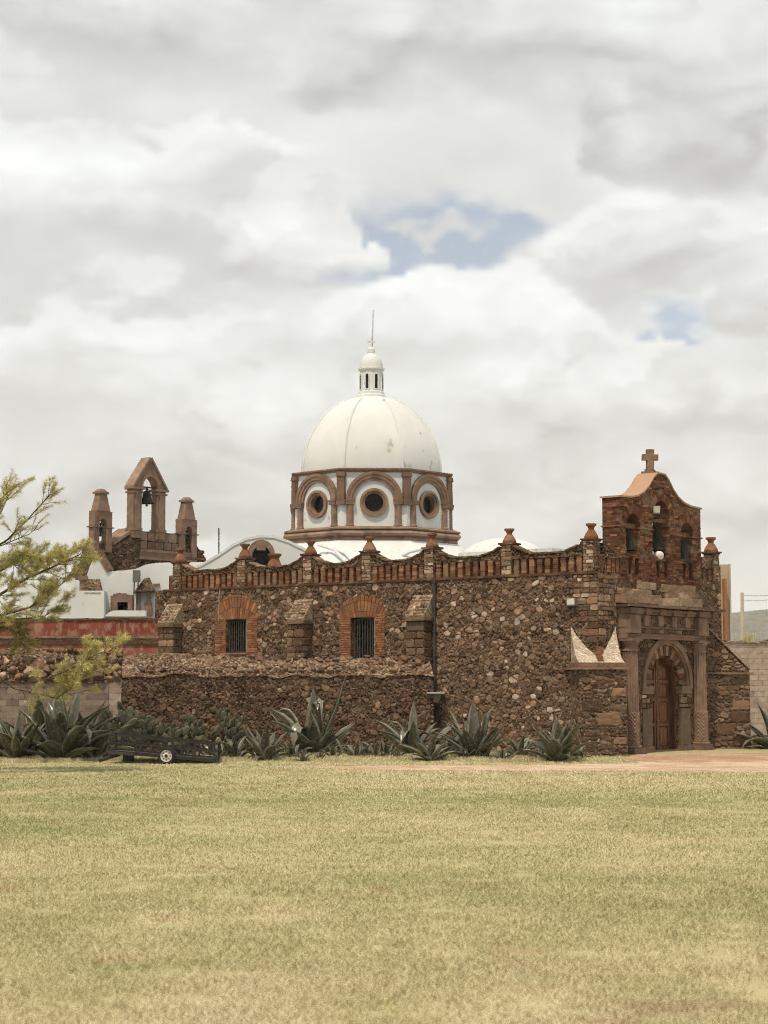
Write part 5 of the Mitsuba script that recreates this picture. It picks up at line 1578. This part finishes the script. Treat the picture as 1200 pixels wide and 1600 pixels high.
for i in range(5):
    w0, w1 = .16 + i * .26, .16 + i * .26 + .245
    put(k + '__floor_plank', MB().add([t_(x, low(x) - dz, w) for x in (171, 333) for w in (w0, w1) for dz in (-2.2, .3)], BOXF, (.14, .5)), 'mat_metal')
put(k + '__front_step', MB().add([t_(x, low(x) + 1 + dz, w) for x in (167, 209) for w in (-.02, 1.3) for dz in (-2, 2)], BOXF, (.26, .5)), 'mat_metal')
put(k + '__jack_stand', MB().add([t_(x, y, w) for x in (190, 206) for w in (.3, .55) for y in (1177, 1190)], BOXF, (.05, .5)), 'mat_metal')
put(k + '__drawbar', bar(MB(), t_(182, 1180, .6), t_(150, 1190, .8), .08, (.08, .5)), 'mat_metal')
put(k + '__axle', bar(MB(), t_(260, 1181, -.02), t_(260, 1181, 1.62), .07, (.06, .5)), 'mat_metal')


def wheel(w, sgn):
    wk = put(k + '__wheel', lathe_y(t_(260, 1193.5, w) + [0, 0, .245], [(.165, -.09), (.225, -.095), (.245, -.06), (.245, .06), (.225, .095), (.165, .09), (.165, -.09)], sgn, (.05, .5)), 'mat_metal')
    rim = lathe_y(t_(260, 1193.5, w) + [0, 0, .245], [(.175, .085), (.165, .095), (.15, .06), (.08, .07), (.05, .085), (.05, .04), (0, .04)], sgn, (.90, .5))
    put(wk + '__rim', rim, 'mat_metal')
    m = lathe_y(t_(260, 1193.5, w) + [0, 0, .245], [(.045, .05), (.04, .11), (0, .115)], sgn, (.1, .5))
    put(wk + '__hub', m, 'mat_metal')
    m = MB()
    for q in range(8):
        a = q * math.pi / 4
        o = t_(260, 1193.5, w) + [.115 * math.cos(a), -.066 * sgn, .245 + .115 * math.sin(a)]
        m.add(o + np.array([[x, y, z] for x in (-.016, .016) for y in (-.012, .012) for z in (-.016, .016)]), BOXF, (.08, .5))
    put(wk + '__rim_holes', m, 'mat_metal', kind='stuff')


def lathe_y(c, prof, sgn, uv, n=32):
    a = np.arange(n) * 2 * np.pi / n
    prof = np.asarray(prof, float)
    v = np.stack([c[0] + prof[:, :1] * np.cos(a), c[1] - sgn * prof[:, 1:] + a * 0, c[2] + prof[:, :1] * np.sin(a)], -1).reshape(-1, 3)
    i = np.arange(n)
    f = np.vstack([np.stack([q * n + i, q * n + (i + 1) % n, (q + 1) * n + (i + 1) % n, (q + 1) * n + i], 1) for q in range(len(prof) - 1)])
    return MB().add(v, f, uv)


wheel(0.0, 1)
wheel(1.6, -1)

# ------------------------------------------------------------------ pine reaching in at the left
PY_ = 48.0
SC = PY_ / 28.0                                  # the sizes below are for a pine at 28 m
PK = thing('pine_tree', 'pine with yellow green needle brushes reaching in over the garden wall', 'pine')
rng = np.random.default_rng(500)
spots = []


def spray(mb, p, d, L, nl, dens, tone, spread=.75):
    """needles standing round a twig of length L from p along d"""
    n = int(dens * L)
    L, nl = L * SC, nl * SC
    s = rng.random(n) ** .8
    d = d / np.linalg.norm(d)
    a1 = np.cross(d, [0.3, .2, .9])
    a1 /= np.linalg.norm(a1)
    a2 = np.cross(d, a1)
    ph = rng.uniform(0, 2 * np.pi, n)
    rad = np.cos(ph)[:, None] * a1 + np.sin(ph)[:, None] * a2
    dr_ = d * (1 - spread * .55) + rad * spread + np.array([0, 0, -.08])
    dr_ /= np.linalg.norm(dr_, axis=1, keepdims=True)
    b = p + d * (s * L)[:, None]
    ll = nl * rng.uniform(.7, 1.15, n)[:, None]
    wv = np.cross(dr_, rng.normal(size=(n, 3)))
    wv /= np.linalg.norm(wv, axis=1, keepdims=True)
    wv *= .0028 * SC
    v = np.stack([b - wv, b + wv, b + dr_ * ll], 1).reshape(-1, 3)
    t = np.clip(tone + .22 * (rad[:, 2] > 0) + rng.normal(0, .15, n), .02, .98)  # upward needles paler: light from above is put into their colour
    mb.add(v, np.arange(3 * n).reshape(n, 3), np.repeat(np.c_[t, rng.random(n)], 3, 0))


def branch(pts, Y, r0, twigs, tl, tone, lush, droop=0.0, needle=.085):
    P_ = np.array([at(x, y, Y + dy * SC) for (x, y, dy) in pts])
    n = len(P_)
    tt = np.linspace(0, n - 1, n * 6)
    Q = np.c_[[np.interp(tt, np.arange(n), P_[:, c]) for c in range(3)]].T
    Q[1:-1] += (meshkit.noise(Q[1:-1] * 3, 7)[:, None] - .5) * .06
    bm = tube(MB(), Q, np.linspace(r0, r0 * .25, len(Q)) * SC, 6)
    b = put(PK + '__branch', bm, 'mat_bark')
    tw, nd = MB(), MB()
    for _ in range(twigs):
        t = rng.uniform(.12, 1) * (len(Q) - 1)
        i = min(int(t), len(Q) - 2)
        o = Q[i] + (Q[i + 1] - Q[i]) * (t - i)
        d = Q[i + 1] - Q[i]
        d = d / np.linalg.norm(d)
        d = d * .9 + rng.normal(0, .55, 3) * [1, 1, .8] + [0, 0, .25 - droop]
        d /= np.linalg.norm(d)
        L = tl * rng.uniform(.45, 1.0) * SC
        e = o + d * L + np.array([0, 0, rng.normal(.02, .05)]) * SC
        tube(tw, [o, (o + e) / 2 + rng.normal(0, .02, 3), e], [.006 * SC, .0045 * SC, .003 * SC], 4)
        for _ in range(lush):
            s = rng.uniform(.25, .95)
            dd = d + rng.normal(0, .4, 3) + [0, 0, .15 - droop]
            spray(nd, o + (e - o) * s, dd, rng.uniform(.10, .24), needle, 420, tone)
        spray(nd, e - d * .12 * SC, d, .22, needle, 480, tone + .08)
    put(b + '__twigs', tw, 'mat_bark', kind='stuff')
    put(b + '__needles', nd, 'mat_needle', kind='stuff')


TX = -215
put(PK + '__trunk', tube(MB(), [at(TX, 1065, PY_) * [1, 1, 0] + [0, 0, -.1], at(TX + 4, 1100, PY_), at(TX - 6, 1000, PY_), at(TX + 3, 850, PY_), at(TX, 700, PY_), at(TX + 2, 560, PY_)], [.40, .36, .30, .24, .16, .06], 12), 'mat_bark')
# dense boughs at mid height
branch([(TX, 985, 0), (-90, 955, .5), (-10, 935, .2), (40, 905, .0), (80, 887, -.2), (126, 866, -.2)], PY_, .035, 34, .42, .50, 4)
branch([(TX, 1010, 0), (-80, 985, -.4), (-10, 965, -.5), (45, 950, -.4), (75, 930, -.2), (105, 905, 0)], PY_, .03, 30, .36, .42, 4)
branch([(TX, 960, 0), (-100, 920, 0), (-20, 905, .3), (20, 880, .4), (56, 874, .4), (96, 870, .4)], PY_, .03, 26, .38, .55, 4)
branch([(TX, 1020, 0), (-70, 1000, .6), (-15, 975, .5), (30, 968, .5), (70, 962, .4), (100, 945, .3)], PY_, .02, 20, .28, .40, 3)
branch([(TX, 1000, 0), (-90, 990, .9), (-20, 985, .9), (5, 980, .8), (22, 985, .8), (30, 1000, .8)], PY_, .02, 18, .28, .25, 4)
branch([(TX, 940, 0), (-90, 900, -.8), (-30, 890, -.7), (0, 885, -.6), (20, 880, -.5), (30, 890, -.5)], PY_, .02, 20, .34, .35, 4)
# bare, half dry boughs above
branch([(TX, 930, 0), (-100, 890, .3), (-30, 868, .2), (10, 845, .1), (40, 815, 0), (62, 790, 0), (80, 772, 0)], PY_, .024, 22, .34, .62, 1, .05, .07)
branch([(TX, 900, 0), (-80, 880, .2), (-20, 862, .3), (20, 845, .4), (45, 835, .4), (58, 824, .4)], PY_, .016, 16, .30, .6, 0, .1, .06)
branch([(TX, 880, 0), (-60, 850, 0), (-10, 820, 0), (5, 795, 0), (14, 775, 0), (22, 758, 0)], PY_, .018, 18, .30, .62, 2, .05, .07)
branch([(TX, 870, 0), (-70, 840, -.4), (-20, 800, -.4), (0, 780, -.3), (10, 772, -.3)], PY_, .014, 14, .3, .6, 2, .05, .07)
# the low bough across the block wall
branch([(TX, 1090, 0), (-60, 1062, 0), (0, 1065, 0), (40, 1067, -.1), (70, 1062, -.1), (95, 1052, -.1), (120, 1040, 0), (150, 1022, 0)], PY_, .022, 5, .15, .62, 1)
branch([(100, 1050, -.1), (118, 1042, 0), (135, 1032, 0), (150, 1022, 0), (165, 1020, 0), (185, 1012, 0)], PY_, .009, 16, .26, .70, 2)
branch([(70, 1062, -.1), (90, 1062, .1), (110, 1060, .2), (130, 1058, .2), (150, 1050, .3)], PY_, .008, 16, .26, .5, 2)
branch([(0, 1065, 0), (25, 1076, .2), (50, 1083, .2), (78, 1088, .2), (95, 1090, .2), (120, 1082, .2), (150, 1076, .2)], PY_, .010, 9, .2, .66, 2)
branch([(78, 1088, .2), (92, 1088, .2), (104, 1080, .1), (118, 1072, 0)], PY_, .006, 10, .2, .6, 2)
# limbs on the side away from the view
for i, (z, a) in enumerate(((5.0, 2.6), (6.2, 3.6), (7.4, 2.0), (8.4, 3.0))):
    o = at(TX, 900, PY_) * [1, 1, 0] + [0, 0, z]
    Lr = 2.4 - i * .25
    P2 = [o + np.array([math.cos(a) * Lr * t, math.sin(a) * Lr * t, .35 * t * t]) for t in np.linspace(0, 1, 7)]
    b = put(PK + '__branch', tube(MB(), P2, np.linspace(.04, .01, 7), 6), 'mat_bark')
    nd = MB()
    for _ in range(70):
        p = P2[int(rng.integers(2, 7))] + rng.normal(0, .28, 3) * [1, 1, .5]
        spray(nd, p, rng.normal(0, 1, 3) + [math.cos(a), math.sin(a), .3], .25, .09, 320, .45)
    put(b + '__needles', nd, 'mat_needle', kind='stuff')

# ------------------------------------------------------------------ grass
rng = np.random.default_rng(900)
gm_v, gm_f, gm_u, gcount = [], [], [], 0


def blades(n_per, y0, y1, h, wd, lean, x_rng=None, tone=0.0, keep=None):
    global gcount
    half = .24 * y1 + 3.5
    yy = rng.uniform(y0, y1, int(n_per * (y1 - y0) * 2 * half))
    xx = rng.uniform(-half, half, len(yy))
    if x_rng:
        xx = rng.uniform(*x_rng, len(yy))
    clump = meshkit.fbm(np.c_[xx * 1.7, yy * 1.7, xx * 0], 3, 3)
    ok = (clump > rng.uniform(.16, .52, len(yy))) & ~shapely.contains_xy(PATH.buffer(-.08), xx, yy) & ~shapely.contains_xy(APRON, xx, yy)
    if keep is not None:
        ok &= keep(xx, yy)
    xx, yy = xx[ok], yy[ok]
    n = len(xx)
    a, hh_ = rng.uniform(0, 2 * np.pi, n), h * rng.uniform(.5, 1.3, n)
    ln = hh_ * rng.uniform(0, lean, n)
    b = np.c_[xx, yy, xx * 0 - .004]
    fx = rng.uniform(-.6, .6, n)
    s = np.c_[np.cos(fx), np.sin(fx), fx * 0] * (wd / 2)
    tip = b + np.c_[np.cos(a) * ln, np.sin(a) * ln, hh_]
    midp = b + np.c_[np.cos(a) * ln * .35, np.sin(a) * ln * .35, hh_ * .62]
    v = np.stack([b - s, b + s, midp - s * .75, midp + s * .75, tip], 1).reshape(-1, 3)
    i = np.arange(n)[:, None] * 5
    f = np.vstack([i + [0, 1, 3], i + [0, 3, 2], i + [2, 3, 4]])
    gm_v.append(v), gm_f.append(f + gcount)
    gm_u.append(np.repeat(np.c_[np.clip(rng.random(n) + tone, 0, 1), rng.random(n)], 5, 0))
    gcount += len(v)


blades(2300, 10.5, 16, .05, .0065, 2.2)
blades(1300, 16, 24, .048, .008, 2.0)
blades(560, 24, 38, .038, .012, 1.5)
blades(230, 38, 60, .045, .02, 1.4)
blades(420, 54.2, 60, .13, .018, .9, tone=-.25, keep=lambda x, y: (x < 6.2) & (y > 55.2 + .8 * np.sin(x * 1.3) - (x < -4) * .6))
tag(put('lawn_grass', MB().add(np.vstack(gm_v), np.vstack(gm_f), np.vstack(gm_u)), 'mat_blade'), 'short dry yellow green grass covering the lawn', 'grass', kind='stuff')

# ------------------------------------------------------------------ the air
scene['air'] = {'type': 'homogeneous', 'albedo': .95, 'sigma_t': 1.2e-4}
scene['haze'] = {'type': 'cube', 'to_world': T().translate([0, 4320, 170]).scale([6060, 4760, 174]), 'bsdf': {'type': 'null'}, 'interior': {'type': 'ref', 'id': 'air'}}
tag('haze', 'thin pale haze that greys the far hill', 'haze', kind='stuff')
scene['camera']['medium'] = {'type': 'ref', 'id': 'air'}
